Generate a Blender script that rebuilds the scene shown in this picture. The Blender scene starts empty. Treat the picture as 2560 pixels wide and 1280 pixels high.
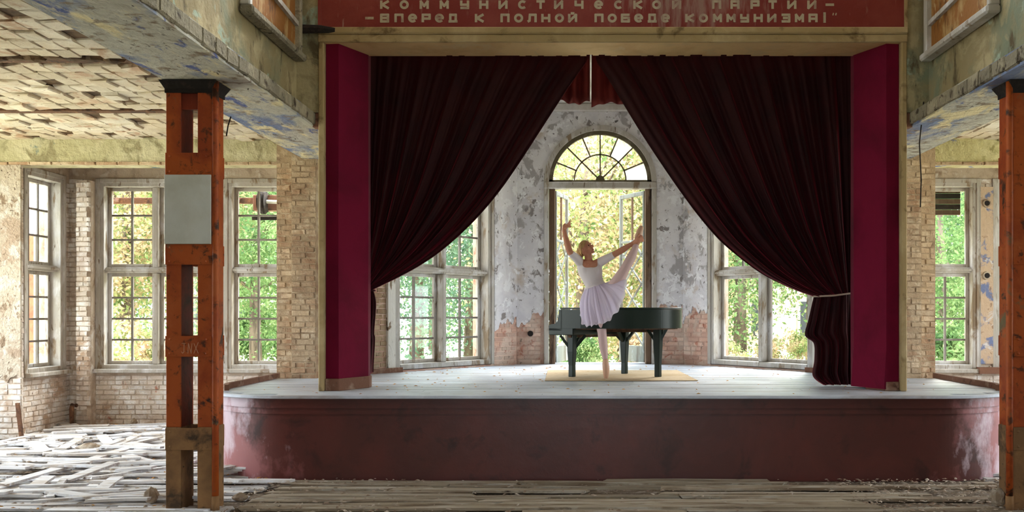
import bpy, math, random
import numpy as np
from mathutils import Vector, Matrix
R = random.Random(7)
NR = np.random.RandomState(11)
scene = bpy.context.scene
COL = scene.collection

# ------------------------------------------------------------------ camera, light, exposure
F, CX, EYE = 2400.0, -0.39, 1.73          # focal length in px (2560 wide frame), camera x, eye height
cd = bpy.data.cameras.new('camera'); cam = bpy.data.objects.new('camera', cd); COL.objects.link(cam)
cam.location = (CX, 0, EYE); cam.rotation_euler = (math.pi / 2, 0, 0)
cd.sensor_width = 36; cd.lens = 36 * F / 2560
cd.shift_x = -163 / 2560; cd.shift_y = 145 / 2560; cd.clip_end = 400
scene.camera = cam
W = bpy.data.worlds.new('sky'); scene.world = W; W.use_nodes = True
bg = W.node_tree.nodes['Background']
bg.inputs[0].default_value = (0.86, 0.94, 1.0, 1); bg.inputs[1].default_value = 6.5
sl = bpy.data.lights.new('sun', 'SUN'); sl.energy = 4.0; sl.angle = math.radians(25); sl.color = (1, .95, .85)
so = bpy.data.objects.new('sun', sl); COL.objects.link(so)
so.rotation_euler = (math.radians(-52), 0, math.radians(-28)); so.location = (0, 30, 30)
scene.view_settings.view_transform = 'Standard'; scene.view_settings.look = 'None'
scene.view_settings.exposure = 1.2; scene.view_settings.gamma = 1.0
scene.view_settings.use_curve_mapping = False
cy = scene.cycles
cy.use_denoising = True; cy.max_bounces = 10; cy.diffuse_bounces = 7; cy.transparent_max_bounces = 24
cy.sample_clamp_indirect = 8; cy.caustics_reflective = False; cy.caustics_refractive = False

def portal(x, y, z, w, h, direction):
    l = bpy.data.lights.new('window_daylight', 'AREA'); l.shape = 'RECTANGLE'; l.size = w; l.size_y = h
    l.cycles.is_portal = True
    o = bpy.data.objects.new('window_daylight', l); COL.objects.link(o)
    o.location = (x, y, z); o.rotation_euler = Vector(direction).to_track_quat('-Z', 'Y').to_euler()
for s in (-1, 1):
    portal(s * 9.35, 10.1, 2.35, 5.4, 3.0, (-s, 0, 0))
    portal(s * 6.0, 15.35, 2.33, 4.0, 3.0, (0, -1, 0))
    portal(s * 2.62, 15.1, 2.5, 2.3, 3.2, (-s * .81, -.59, 0))
portal(0, 16.75, 2.9, 1.9, 4.2, (0, -1, 0))
portal(0, -5.2, 2.2, 2.4, 2.8, (0, 1, 0))

# ------------------------------------------------------------------ helpers
ORG = {}
def P(px, py, Y):
    return Vector((CX + (px - 1443) / F * Y, Y, EYE - (py - 785) / F * Y))
def FL(px, py, z=0.0):
    Y = (EYE - z) * F / (py - 785)
    return Vector((CX + (px - 1443) / F * Y, Y, z))

def tag(o, label=None, cat=None, group=None, kind=None):
    if label: o['label'] = label
    if cat: o['category'] = cat
    if group: o['group'] = group
    if kind: o['kind'] = kind
    return o
def empty(name, loc, label=None, cat=None, group=None, kind=None):
    o = bpy.data.objects.new(name, None); COL.objects.link(o)
    o.location = loc; o.empty_display_size = .1
    ORG[o.name] = Vector(loc)
    return tag(o, label, cat, group, kind)

class MB:
    def __init__(s): s.v = []; s.f = []
    def add(s, vs, fs):
        b = len(s.v); s.v += [tuple(p) for p in vs]; s.f += [tuple(b + i for i in q) for q in fs]
    def obox(s, o, a, b, c):
        o, a, b, c = Vector(o), Vector(a), Vector(b), Vector(c)
        if a.cross(b).dot(c) < 0: a, b = b, a
        s.add([o, o+a, o+a+b, o+b, o+c, o+a+c, o+a+b+c, o+b+c],
              [(0,3,2,1), (4,5,6,7), (0,1,5,4), (1,2,6,5), (2,3,7,6), (3,0,4,7)])
        return s
    def box(s, x0, x1, y0, y1, z0, z1):
        return s.obox((x0, y0, z0), (x1-x0, 0, 0), (0, y1-y0, 0), (0, 0, z1-z0))
    def bar(s, a, b, w, h, up=(0, 0, 1)):
        a, b = Vector(a), Vector(b); d = b - a; up = Vector(up)
        if d.normalized().cross(up).length < 1e-3: up = Vector((0, 1, 0))
        r = d.cross(up).normalized() * w; u = r.cross(d).normalized() * h
        return s.obox(a - r/2 - u/2, d, r, u)
    def prism(s, poly, z0, z1):
        n = len(poly)
        area = sum(poly[i][0]*poly[(i+1) % n][1] - poly[(i+1) % n][0]*poly[i][1] for i in range(n))
        if area < 0: poly = poly[::-1]
        s.add([(p[0], p[1], z0) for p in poly] + [(p[0], p[1], z1) for p in poly],
              [tuple(range(n))[::-1], tuple(range(n, 2*n))] + [(i, (i+1) % n, n+(i+1) % n, n+i) for i in range(n)])
        return s
    def loft(s, rings, cap=True, wrap=True):
        n = len(rings[0]); vs = [p for r in rings for p in r]; fs = []
        for k in range(len(rings)-1):
            for i in range(n if wrap else n-1):
                j = (i+1) % n
                fs.append((k*n+i, k*n+j, (k+1)*n+j, (k+1)*n+i))
        if cap and wrap:
            fs.append(tuple(range(n))[::-1]); m = (len(rings)-1)*n; fs.append(tuple(range(m, m+n)))
        s.add(vs, fs); return s
    def tube(s, pts, rad, n=10, ell=None, up=(0, -1, 0)):
        pts = [Vector(p) for p in pts]; rad = rad if hasattr(rad, '__len__') else [rad]*len(pts)
        rings = []
        for i, p in enumerate(pts):
            t = (pts[min(i+1, len(pts)-1)] - pts[max(i-1, 0)]).normalized()
            uu = Vector(up)
            if abs(t.dot(uu.normalized())) > .98: uu = Vector((1, 0, .1))
            a = t.cross(uu).normalized(); b = t.cross(a).normalized()
            ra = rad[i]; rb = ra * (ell[i] if ell else 1)
            rings.append([p + a*ra*math.cos(k*2*math.pi/n) + b*rb*math.sin(k*2*math.pi/n) for k in range(n)])
        return s.loft(rings)
    def ball(s, c, r, n=12, m=8, M=None):
        c = Vector(c); r = r if hasattr(r, '__len__') else (r, r, r); rings = []
        for k in range(m+1):
            ph = -math.pi/2 + math.pi*k/m; ph = max(min(ph, math.pi/2-.05), -math.pi/2+.05)
            ring = []
            for i in range(n):
                q = Vector((r[0]*math.cos(ph)*math.cos(2*math.pi*i/n), r[1]*math.cos(ph)*math.sin(2*math.pi*i/n), r[2]*math.sin(ph)))
                ring.append(c + (M @ q if M else q))
            rings.append(ring)
        return s.loft(rings)
    def build(s, name, mat, parent=None, smooth=False, bevel=0, org=None):
        me = bpy.data.meshes.new(name)
        if parent is not None: o0 = ORG[parent.name]
        elif org is not None: o0 = Vector(org)
        else:
            a = np.array(s.v); o0 = Vector(((a[:,0].min()+a[:,0].max())/2, (a[:,1].min()+a[:,1].max())/2, a[:,2].min()))
        me.from_pydata([(p[0]-o0[0], p[1]-o0[1], p[2]-o0[2]) for p in s.v], [], s.f); me.update()
        if smooth: me.polygons.foreach_set('use_smooth', [True]*len(me.polygons))
        o = bpy.data.objects.new(name, me); COL.objects.link(o)
        if mat: me.materials.append(mat)
        if parent is not None: o.parent = parent
        else: o.location = o0
        ORG[o.name] = o0
        if bevel:
            m = o.modifiers.new('bevel', 'BEVEL'); m.width = bevel; m.segments = 1; m.limit_method = 'ANGLE'
        return o
def piece(name, me, parent, pos, rot=(0, 0, 0), scale=(1, 1, 1)):
    o = bpy.data.objects.new(name, me); COL.objects.link(o)
    o.parent = parent; o.location = Vector(pos) - ORG[parent.name]; o.rotation_euler = rot; o.scale = scale
    return o

# ------------------------------------------------------------------ materials
def new_mat(name):
    m = bpy.data.materials.new(name); m.use_nodes = True
    nt = m.node_tree; b = nt.nodes['Principled BSDF']
    return m, nt, b
def c4(c): return (c[0], c[1], c[2], 1) if len(c) == 3 else c
def srgb(r, g, b):
    f = lambda u: (u/255/12.92) if u/255 <= .04045 else ((u/255+.055)/1.055)**2.4
    return (f(r), f(g), f(b))
def noise(nt, coord, scale, detail=5, stretch=None, rough=.6, offset=(0, 0, 0), dist=0):
    n = nt.nodes.new('ShaderNodeTexNoise'); n.inputs['Scale'].default_value = scale
    n.inputs['Detail'].default_value = detail; n.inputs['Roughness'].default_value = rough
    n.inputs['Distortion'].default_value = dist
    mp = nt.nodes.new('ShaderNodeMapping'); nt.links.new(coord, mp.inputs[0])
    mp.inputs['Scale'].default_value = stretch or (1, 1, 1); mp.inputs['Location'].default_value = offset
    nt.links.new(mp.outputs[0], n.inputs['Vector'])
    return n.outputs['Fac']
def rng(nt, val, a, b, c=0, d=1):
    r = nt.nodes.new('ShaderNodeMapRange'); nt.links.new(val, r.inputs[0])
    r.inputs[1].default_value = a; r.inputs[2].default_value = b; r.inputs[3].default_value = c; r.inputs[4].default_value = d
    return r.outputs[0]
def mixc(nt, fac, a, b):
    m = nt.nodes.new('ShaderNodeMix'); m.data_type = 'RGBA'
    if isinstance(fac, float): m.inputs[0].default_value = fac
    else: nt.links.new(fac, m.inputs[0])
    for i, v in ((6, a), (7, b)):
        if isinstance(v, tuple): m.inputs[i].default_value = c4(v)
        else: nt.links.new(v, m.inputs[i])
    return m.outputs[2]
def math_(nt, op, a, b):
    m = nt.nodes.new('ShaderNodeMath'); m.operation = op
    for i, v in ((0, a), (1, b)):
        if isinstance(v, (int, float)): m.inputs[i].default_value = v
        else: nt.links.new(v, m.inputs[i])
    return m.outputs[0]
def layered(name, base, layers=(), rough=.85, bump=.3, bscale=30, var=0.0, sheen=0, objspace=False, bstretch=None, spec=.3, bdist=.02):
    """base colour with noise-edged layers: (colour, scale, threshold, softness[, stretch])"""
    m, nt, b = new_mat(name)
    if objspace: co = nt.nodes.new('ShaderNodeTexCoord').outputs['Object']
    else: co = nt.nodes.new('ShaderNodeNewGeometry').outputs['Position']
    oi = nt.nodes.new('ShaderNodeObjectInfo') if (var or objspace) else None
    if objspace:
        va = nt.nodes.new('ShaderNodeVectorMath'); va.operation = 'ADD'
        nt.links.new(co, va.inputs[0]); nt.links.new(oi.outputs['Location'], va.inputs[1]); co = va.outputs[0]
    cur = tuple(base)
    for i, L in enumerate(layers):
        st = L[4] if len(L) > 4 else None
        fac = rng(nt, noise(nt, co, L[1], 6, st, .62, (i*7.3, i*3.1, i*5.7), .4), L[2]-L[3], L[2]+L[3])
        cur = mixc(nt, fac, cur, tuple(L[0]))
    if var:
        h = nt.nodes.new('ShaderNodeHueSaturation'); h.inputs['Value'].default_value = 1
        nt.links.new(rng(nt, oi.outputs['Random'], 0, 1, 1-var, 1+var), h.inputs['Value'])
        if isinstance(cur, tuple): h.inputs['Color'].default_value = c4(cur)
        else: nt.links.new(cur, h.inputs['Color'])
        cur = h.outputs[0]
    if isinstance(cur, tuple): b.inputs['Base Color'].default_value = c4(cur)
    else: nt.links.new(cur, b.inputs['Base Color'])
    b.inputs['Roughness'].default_value = rough; b.inputs['Specular IOR Level'].default_value = spec
    if sheen:
        b.inputs['Sheen Weight'].default_value = sheen; b.inputs['Sheen Roughness'].default_value = .35
    if bump:
        bn = nt.nodes.new('ShaderNodeBump'); bn.inputs['Strength'].default_value = bump; bn.inputs['Distance'].default_value = bdist
        nt.links.new(noise(nt, co, bscale, 6, bstretch), bn.inputs['Height']); nt.links.new(bn.outputs[0], b.inputs['Normal'])
    return m
M = {}
S = srgb
M['brick_white'] = layered('whitewashed brick', S(214,202,190), [(S(176,150,126),1.6,.56,.08), (S(232,228,224),5,.56,.06), (S(170,110,86),3.1,.69,.03), (S(120,100,84),14,.68,.03)], var=.10, bump=.7, bscale=26)
M['brick_tan'] = layered('dusty tan brick', S(186,162,132), [(S(158,124,96),2.2,.55,.08), (S(206,186,158),5,.58,.06), (S(110,88,68),12,.66,.03)], var=.14, bump=.8, bscale=24)
M['brick_raw'] = layered('bare pink brick', S(196,160,142), [(S(210,188,172),3.2,.52,.07), (S(178,122,102),6,.62,.04), (S(136,118,106),11,.67,.03)], var=.16, bump=.6, bscale=30)
M['mortar_white'] = layered('pale mortar', S(196,180,162), [(S(150,128,108),4,.58,.1), (S(212,204,194),7,.6,.05)], bump=.8, bscale=18)
M['mortar_tan'] = layered('tan mortar', S(172,150,122), [(S(130,106,82),4,.58,.1), (S(196,176,148),7,.6,.05)], bump=.8, bscale=18)
M['plaster_old'] = layered('crumbling beige plaster', S(198,184,164), [(S(178,156,134),2.3,.55,.06), (S(212,202,188),5,.58,.05), (S(150,128,106),9,.60,.025,(1,1,.7)), (S(96,78,62),19,.655,.015)], bump=1, bscale=22, bdist=.05)
M['plaster_apse'] = layered('peeling pale plaster', S(218,216,218), [(S(204,202,206),2.0,.52,.08), (S(188,172,156),1.7,.60,.06), (S(166,162,162),3.4,.57,.02,(1,1,.75)), (S(228,228,230),5.5,.57,.02), (S(134,128,126),6.5,.625,.02,(1,1,.8)), (S(104,98,96),15,.665,.015)], bump=.5, bscale=14)
M['plaster_blue'] = layered('tan plaster with blue paint remnants', S(196,172,146), [(S(112,124,160),3.4,.56,.03), (S(206,202,200),4.5,.62,.03), (S(150,122,98),8,.64,.03)], bump=.8, bscale=14)
M['upper_wall'] = layered('stained olive plaster', S(146,132,98), [(S(122,128,106),.9,.56,.07), (S(172,158,122),2.3,.56,.05), (S(156,170,152),1.7,.63,.02), (S(90,78,54),4,.62,.05,(1,1,.45)), (S(48,38,24),7,.70,.015,(1.4,1.4,.5))], bump=.6, bscale=9, bdist=.04)
M['beam_soffit'] = layered('blue grey flaking soffit', S(186,184,172), [(S(116,130,164),1.5,.53,.05,(1,.6,1)), (S(224,212,170),2.4,.57,.04,(1.6,.5,1)), (S(86,100,156),3.6,.62,.03,(1.4,.6,1)), (S(136,122,104),6,.60,.05), (S(88,76,64),13,.655,.02,(1.5,.5,1))], bump=1, bscale=7, bdist=.05)
M['beam_edge'] = layered('grey beam brick', S(140,132,112), [(S(164,154,130),4,.55,.06), (S(78,68,54),8,.60,.04)], var=.18, bump=1, bscale=20, bdist=.04)
M['tile'] = layered('pale ceiling tile', S(208,194,170), [(S(222,214,198),1.3,.52,.08), (S(192,162,136),3.4,.6,.05), (S(140,108,80),9,.68,.03)], var=.12, bump=.7, bscale=16)
M['tile_dirt'] = layered('brown ceiling bed', S(104,80,56), [(S(66,48,34),5,.55,.08)], bump=.8, bscale=16)
M['lintel'] = layered('yellow green distemper', S(184,178,142), [(S(204,198,166),2.0,.55,.07), (S(152,144,112),5,.58,.05,(1,1,.6)), (S(92,120,126),1.6,.66,.02), (S(84,98,158),2.4,.73,.02)], bump=.9, bscale=10, bdist=.04)
M['lintel_blue'] = layered('yellow green distemper with blue flakes', S(188,180,134), [(S(206,200,160),2.0,.55,.07), (S(96,108,168),2.3,.60,.02), (S(150,142,96),5,.6,.05)], bump=.9, bscale=10, bdist=.04)
M['rust'] = layered('rusty joist steel', S(104,72,52), [(S(66,44,32),6,.55,.06), (S(134,96,68),14,.6,.05)], bump=.7, bscale=30)
M['cream'] = layered('old cream paint', S(160,138,98), [(S(180,160,120),1.6,.55,.07), (S(114,94,62),3.5,.62,.05), (S(36,28,18),5,.735,.012)], bump=.3, bscale=14)
M['soffit_cream'] = layered('old cream soffit paint', S(222,190,138), [(S(206,170,120),2.0,.55,.08), (S(210,184,138),3.6,.6,.05), (S(40,26,16),4.4,.72,.012)], bump=.3, bscale=10)
M['banner'] = layered('faded red banner paint', S(120,40,34), [(S(132,58,50),1.4,.54,.09), (S(140,100,90),1.1,.66,.07), (S(152,118,108),9,.70,.03,(3,1,.35))], bump=.15, bscale=20, rough=.6)
M['letter'] = layered('faded grey paint', S(178,166,142), [(S(150,126,112),5,.6,.06)], bump=.1, rough=.7)
M['wood_paint'] = layered('weathered white window paint', S(174,168,158), [(S(200,198,196),3,.56,.06,(1,1,.4)), (S(136,118,96),6,.6,.04,(1,1,.3)), (S(104,86,68),14,.66,.03,(1,1,.25))], bump=.5, bscale=30, bstretch=(1,1,.2), rough=.6)
M['wood_bar'] = layered('grey glazing bar wood', S(126,120,112), [(S(150,146,140),4,.56,.06,(1,1,.4))], bump=.2)  # window wood greyed, the bars' shade is put into the colour
M['wood_peel'] = layered('peeling white jamb', S(222,218,208), [(S(130,110,88),6,.58,.02,(1,1,.4)), (S(92,72,54),11,.64,.02,(1,1,.3))], bump=.8, bscale=20, bstretch=(1,1,.3))
M['door_brown'] = layered('brown weathered door wood', S(104,82,64), [(S(134,114,98),5,.56,.06,(1,1,.2)), (S(62,46,36),9,.62,.04,(1,1,.2))], bump=.5, bscale=30, bstretch=(1,1,.15))
M['door_grey'] = layered('grey green door paint', S(116,120,114), [(S(88,84,76),4,.56,.05,(1,1,.3)), (S(146,154,156),6,.6,.04,(1,1,.3))], bump=.4, bscale=24, bstretch=(1,1,.2), rough=.6)
M['fan_frame'] = layered('olive grey fanlight frame', S(98,90,70), [(S(128,118,98),5,.58,.05)], bump=.4, bscale=24)
M['plank'] = layered('bleached grey plank', S(214,212,212), [(S(186,174,162),2.5,.55,.07,(.5,3,1)), (S(228,230,236),4,.57,.05,(.4,4,1)), (S(118,98,80),5,.66,.04,(.5,4,1))], var=.16, bump=.6, bscale=20, bstretch=(.3,4,1), rough=.7)
M['plank_dark'] = layered('dusty brown plank', S(160,146,126), [(S(120,102,82),2.5,.55,.07,(.5,3,1)), (S(184,176,162),4,.57,.05,(.4,4,1)), (S(70,54,40),5,.66,.04,(.5,4,1))], var=.16, bump=.6, bscale=20, bstretch=(.3,4,1), rough=.7)
M['dirt'] = layered('dirt and rubble floor', S(128,112,94), [(S(92,76,60),3,.53,.08), (S(164,152,138),9,.58,.06), (S(186,176,166),24,.64,.03)], bump=1, bscale=22, bdist=.05)
M['stage_board'] = layered('pale painted stage board', S(182,188,198), [(S(204,212,224),1.2,.52,.1), (S(158,152,150),2.6,.6,.06,(.3,3,1)), (S(122,110,98),12,.69,.02,(.6,2,1))], var=.06, bump=.25, bscale=14, bstretch=(.3,3,1), rough=.42, spec=.5)
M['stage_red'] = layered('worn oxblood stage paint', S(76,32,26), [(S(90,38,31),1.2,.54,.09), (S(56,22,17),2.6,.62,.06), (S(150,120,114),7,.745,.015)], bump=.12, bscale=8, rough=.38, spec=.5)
M['kerb'] = layered('brown kerb board', S(120,84,66), [(S(156,130,112),3,.58,.06), (S(86,58,46),7,.62,.04)], bump=.4, bscale=20)
M['fabric'] = layered('crimson cloth', (.150,.005,.025), [((.105,.004,.018),1.3,.56,.1)], bump=.08, bscale=50, rough=.85, sheen=.15, spec=.1)
M['velvet'] = layered('dark red velvet', (.020,.0016,.0026), [((.012,.001,.0018),2.2,.55,.1), ((.028,.003,.0026),1.0,.62,.1)], bump=.05, bscale=60, rough=.7, sheen=.85, spec=.15)
[n for n in M['velvet'].node_tree.nodes if n.type == 'BSDF_PRINCIPLED'][0].inputs['Sheen Tint'].default_value = (.55,.05,.09,1)
M['valance'] = layered('brownish red valance cloth', S(112,40,36), [(S(86,28,26),2,.55,.1)], bump=.05, rough=.85)
M['cord'] = layered('pale cord', S(176,156,140), bump=0)
M['col_orange'] = layered('flaking orange column paint', S(172,82,28), [(S(146,60,22),1.8,.54,.08), (S(176,90,40),2.8,.60,.06), (S(58,34,22),3.6,.63,.03), (S(110,96,68),2.2,.67,.03), (S(86,44,22),11,.62,.05)], bump=.3, bscale=18, rough=.55)
M['col_foot'] = layered('scuffed grey brown column paint', S(124,92,62), [(S(150,112,74),2.4,.55,.08), (S(74,58,42),3.6,.6,.06), (S(60,50,40),9,.68,.03)], bump=.3, bscale=18)
M['col_dark'] = layered('deep red column web', S(92,26,14), [(S(124,44,20),1.8,.55,.1), (S(44,18,12),3,.64,.05)], bump=.2, bscale=18, rough=.55)
M['panel_white'] = layered('dirty white panel', S(212,214,206), [(S(198,198,186),2,.55,.1), (S(60,50,40),24,.755,.012)], bump=.1, bscale=20, rough=.5)
M['scratch'] = layered('pale scratch', S(196,150,120), bump=0)
M['soot'] = layered('sooty black iron', S(34,28,26), [(S(60,48,40),8,.6,.06)], bump=.5, bscale=20)
M['board_rust'] = layered('water stained fibreboard', S(140,92,40), [(S(176,144,96),3,.55,.05,(1,1,.45)), (S(82,50,24),4,.6,.05,(1,1,.4)), (S(196,176,136),7,.66,.03,(1,1,.4))], bump=.3, bscale=20)
M['piano'] = layered('black green piano lacquer', (.012,.020,.014), bump=.04, bscale=60, rough=.36, spec=.2)
M['piano_under'] = layered('brown piano underside wood', S(92,66,48), [(S(62,44,34),4,.56,.06,(3,.5,1))], bump=.2)
M['key_white'] = layered('yellowed ivory keys', S(220,210,186), bump=0, rough=.35)
M['rug'] = layered('tan felt rug', S(204,182,150), [(S(188,162,126),2,.56,.09), (S(172,136,96),9,.64,.04)], bump=.3, bscale=60)
M['skin'] = layered('skin', S(196,136,108), [(S(182,116,92),9,.6,.1)], bump=0, rough=.5)
M['lip'] = layered('lip', S(176,98,88), bump=0, rough=.4)
M['eye'] = layered('eye', S(40,28,24), bump=0, rough=.2)
M['leotard'] = layered('white jersey', S(222,212,212), bump=.06, bscale=30, rough=.75)
M['tights'] = layered('pale pink tights', S(206,176,172), bump=0, rough=.6)
M['satin'] = layered('blush satin', S(206,164,138), bump=0, rough=.35)
M['hair'] = layered('blonde hair', S(196,158,104), [(S(150,112,70),30,.55,.08,(1,1,.3))], bump=.5, bscale=90, bstretch=(1,1,.2), rough=.5)
M['stone'] = layered('grey brown stone', S(142,124,104), [(S(176,164,148),6,.56,.06)], bump=.6, bscale=20)
M['leaf_litter'] = layered('dry leaf', S(196,142,60), [(S(150,100,60),3,.55,.08)], var=.2, bump=0)
M['chips'] = layered('plaster chips', S(186,172,156), [(S(130,104,84),5,.52,.1)], bump=.3)
M['wall_plain'] = layered('plain stained plaster', S(190,180,158), [(S(160,148,124),1.2,.55,.1)], bump=.3, bscale=10)
M['ceil_plain'] = layered('stained white ceiling', S(214,210,204), [(S(180,172,160),1.5,.56,.1)], bump=.2)
M['grass'] = layered('dry pale grass', S(214,206,176), [(S(186,192,140),.5,.58,.08), (S(228,222,200),2.5,.56,.08)], bump=.5, bscale=12)
M['bark'] = layered('grey bark', S(112,98,84), [(S(70,60,50),6,.55,.08,(1,1,.3))], bump=.8, bscale=14, bstretch=(1,1,.3))
M['house_wall'] = layered('pink brick house wall', S(214,172,150), [(S(226,206,190),1.5,.56,.06)], bump=.2)
M['house_pale'] = layered('pale rendered house wall', S(216,212,206), [(S(196,190,184),1.5,.56,.06)], bump=.2)
M['house_glass'] = layered('dark house window', S(58,62,66), bump=0, rough=.4, spec=.1)
M['roof'] = layered('red roof tiles', S(150,84,66), [(S(120,66,54),5,.56,.06)], bump=.4)
M['red_brick'] = layered('orange red brick', S(190,92,66), [(S(160,70,52),4,.55,.08)], var=.12, bump=.4)
def worn_lit_ends(m):
    # rubbed patches, plus side light painted in as paler rounded stage ends
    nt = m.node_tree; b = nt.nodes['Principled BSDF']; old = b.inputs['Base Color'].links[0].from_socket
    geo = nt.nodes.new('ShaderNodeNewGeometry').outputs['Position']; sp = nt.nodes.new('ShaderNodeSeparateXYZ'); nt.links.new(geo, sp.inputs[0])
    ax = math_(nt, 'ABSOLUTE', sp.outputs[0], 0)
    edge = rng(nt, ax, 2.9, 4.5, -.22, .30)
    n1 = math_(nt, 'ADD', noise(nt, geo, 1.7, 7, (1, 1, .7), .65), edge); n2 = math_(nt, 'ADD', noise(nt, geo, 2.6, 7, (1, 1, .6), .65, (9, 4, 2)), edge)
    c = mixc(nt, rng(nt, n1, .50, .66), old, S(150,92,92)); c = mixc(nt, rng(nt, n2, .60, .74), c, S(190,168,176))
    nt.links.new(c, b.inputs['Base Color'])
worn_lit_ends(M['stage_red'])
def lime_wash(m):
    # lime water has run over the middle of the slogan board
    nt = m.node_tree; b = nt.nodes['Principled BSDF']; old = b.inputs['Base Color'].links[0].from_socket
    geo = nt.nodes.new('ShaderNodeNewGeometry').outputs['Position']; sp = nt.nodes.new('ShaderNodeSeparateXYZ'); nt.links.new(geo, sp.inputs[0])
    d = math_(nt, 'ABSOLUTE', math_(nt, 'SUBTRACT', sp.outputs[0], .78), 0); edge = rng(nt, d, 0, 1.1, .16, -.16)
    zf = rng(nt, sp.outputs[2], 4.87, 5.1, -.08, .06)
    n1 = math_(nt, 'ADD', math_(nt, 'ADD', noise(nt, geo, 5, 6, (3, 1, .5)), edge), zf)
    nt.links.new(mixc(nt, rng(nt, n1, .50, .72, 0, .75), old, S(150,122,112)), b.inputs['Base Color'])
lime_wash(M['banner']); lime_wash(M['letter'])
def glass_mat(name, tint, fac=.0):
    m = bpy.data.materials.new(name); m.use_nodes = True; nt = m.node_tree
    nt.nodes.remove(nt.nodes['Principled BSDF']); out = nt.nodes['Material Output']
    t = nt.nodes.new('ShaderNodeBsdfTransparent'); t.inputs[0].default_value = c4(tint)
    g = nt.nodes.new('ShaderNodeBsdfGlossy'); g.inputs['Roughness'].default_value = .03
    fr = nt.nodes.new('ShaderNodeFresnel'); fr.inputs[0].default_value = 1.45
    x = nt.nodes.new('ShaderNodeMixShader'); nt.links.new(fr.outputs[0], x.inputs[0])
    nt.links.new(t.outputs[0], x.inputs[1]); nt.links.new(g.outputs[0], x.inputs[2]); last = x
    if fac:
        tr = nt.nodes.new('ShaderNodeBsdfTranslucent'); tr.inputs[0].default_value = (.85,.88,.9,1)
        y = nt.nodes.new('ShaderNodeMixShader'); y.inputs[0].default_value = fac
        nt.links.new(x.outputs[0], y.inputs[1]); nt.links.new(tr.outputs[0], y.inputs[2]); last = y
    nt.links.new(last.outputs[0], out.inputs[0]); return m
M['glass'] = glass_mat('window glass', (.97,.98,.98))
M['glass_milky'] = glass_mat('dusty milky glass', (.97,.98,.98), .55)  # clear glass with a white translucent share
def leaf_mat(name, ramp, sc=2.2):
    m = bpy.data.materials.new(name); m.use_nodes = True; nt = m.node_tree
    nt.nodes.remove(nt.nodes['Principled BSDF']); out = nt.nodes['Material Output']
    co = nt.nodes.new('ShaderNodeNewGeometry').outputs['Position']
    r = nt.nodes.new('ShaderNodeValToRGB'); r.color_ramp.elements[0].position = .3; r.color_ramp.elements[1].position = .7
    while len(r.color_ramp.elements) < len(ramp): r.color_ramp.elements.new(.5)
    for i, c in enumerate(ramp):
        r.color_ramp.elements[i].position = .3 + .4*i/(len(ramp)-1); r.color_ramp.elements[i].color = c4(c)
    nt.links.new(noise(nt, co, sc, 5), r.inputs[0])
    d = nt.nodes.new('ShaderNodeBsdfDiffuse'); t = nt.nodes.new('ShaderNodeBsdfTranslucent')
    nt.links.new(r.outputs[0], d.inputs[0]); nt.links.new(r.outputs[0], t.inputs[0])
    x = nt.nodes.new('ShaderNodeMixShader'); x.inputs[0].default_value = .5
    nt.links.new(d.outputs[0], x.inputs[1]); nt.links.new(t.outputs[0], x.inputs[2]); nt.links.new(x.outputs[0], out.inputs[0])
    return m
M['leaf_green'] = leaf_mat('fresh green leaves', [S(58,88,58), S(108,136,84), S(164,176,126)])
M['leaf_autumn'] = leaf_mat('autumn leaves', [S(80,112,68), S(142,156,98), S(196,168,138), S(208,188,170)])
M['leaf_pine'] = leaf_mat('pine needles', [S(72,104,84), S(104,134,108), S(144,164,132)])
def tulle():
    m = bpy.data.materials.new('lilac white tulle'); m.use_nodes = True; nt = m.node_tree
    nt.nodes.remove(nt.nodes['Principled BSDF']); out = nt.nodes['Material Output']
    d = nt.nodes.new('ShaderNodeBsdfDiffuse'); d.inputs[0].default_value = c4(S(238,230,244))
    t = nt.nodes.new('ShaderNodeBsdfTranslucent'); t.inputs[0].default_value = c4(S(238,228,246))
    a = nt.nodes.new('ShaderNodeMixShader'); a.inputs[0].default_value = .4
    nt.links.new(d.outputs[0], a.inputs[1]); nt.links.new(t.outputs[0], a.inputs[2])
    p = nt.nodes.new('ShaderNodeBsdfTransparent'); b = nt.nodes.new('ShaderNodeMixShader'); b.inputs[0].default_value = .8
    nt.links.new(p.outputs[0], b.inputs[1]); nt.links.new(a.outputs[0], b.inputs[2]); nt.links.new(b.outputs[0], out.inputs[0])
    return m
M['tulle'] = tulle()

# ------------------------------------------------------------------ wall / brick / window builders
def basis(A, B):
    A, B = Vector((A[0], A[1], 0)), Vector((B[0], B[1], 0)); L = (B-A).length; d = (B-A)/L
    return A, d, Vector((d.y, -d.x, 0)), L        # the room is on the right hand walking A -> B
def wbox(mb, bs, u0, u1, z0, z1, n0, n1):
    A, d, n, L = bs
    return mb.obox(A + d*u0 + n*n0 + Vector((0,0,z0)), d*(u1-u0), n*(n1-n0), Vector((0,0,z1-z0)))
def wall(name, A, B, z0, z1, t, holes, mat, label):
    bs = basis(A, B); L = bs[3]; mb = MB(); u = 0
    for (a, b, h0, h1) in sorted(holes):
        if a > u: wbox(mb, bs, u, a, z0, z1, -t, 0)
        if h0 > z0: wbox(mb, bs, a, b, z0, h0, -t, 0)
        if h1 < z1: wbox(mb, bs, a, b, h1, z1, -t, 0)
        u = b
    if u < L: wbox(mb, bs, u, L, z0, z1, -t, 0)
    o = mb.build(name, mat); return tag(o, label, 'wall', kind='structure')
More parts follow.
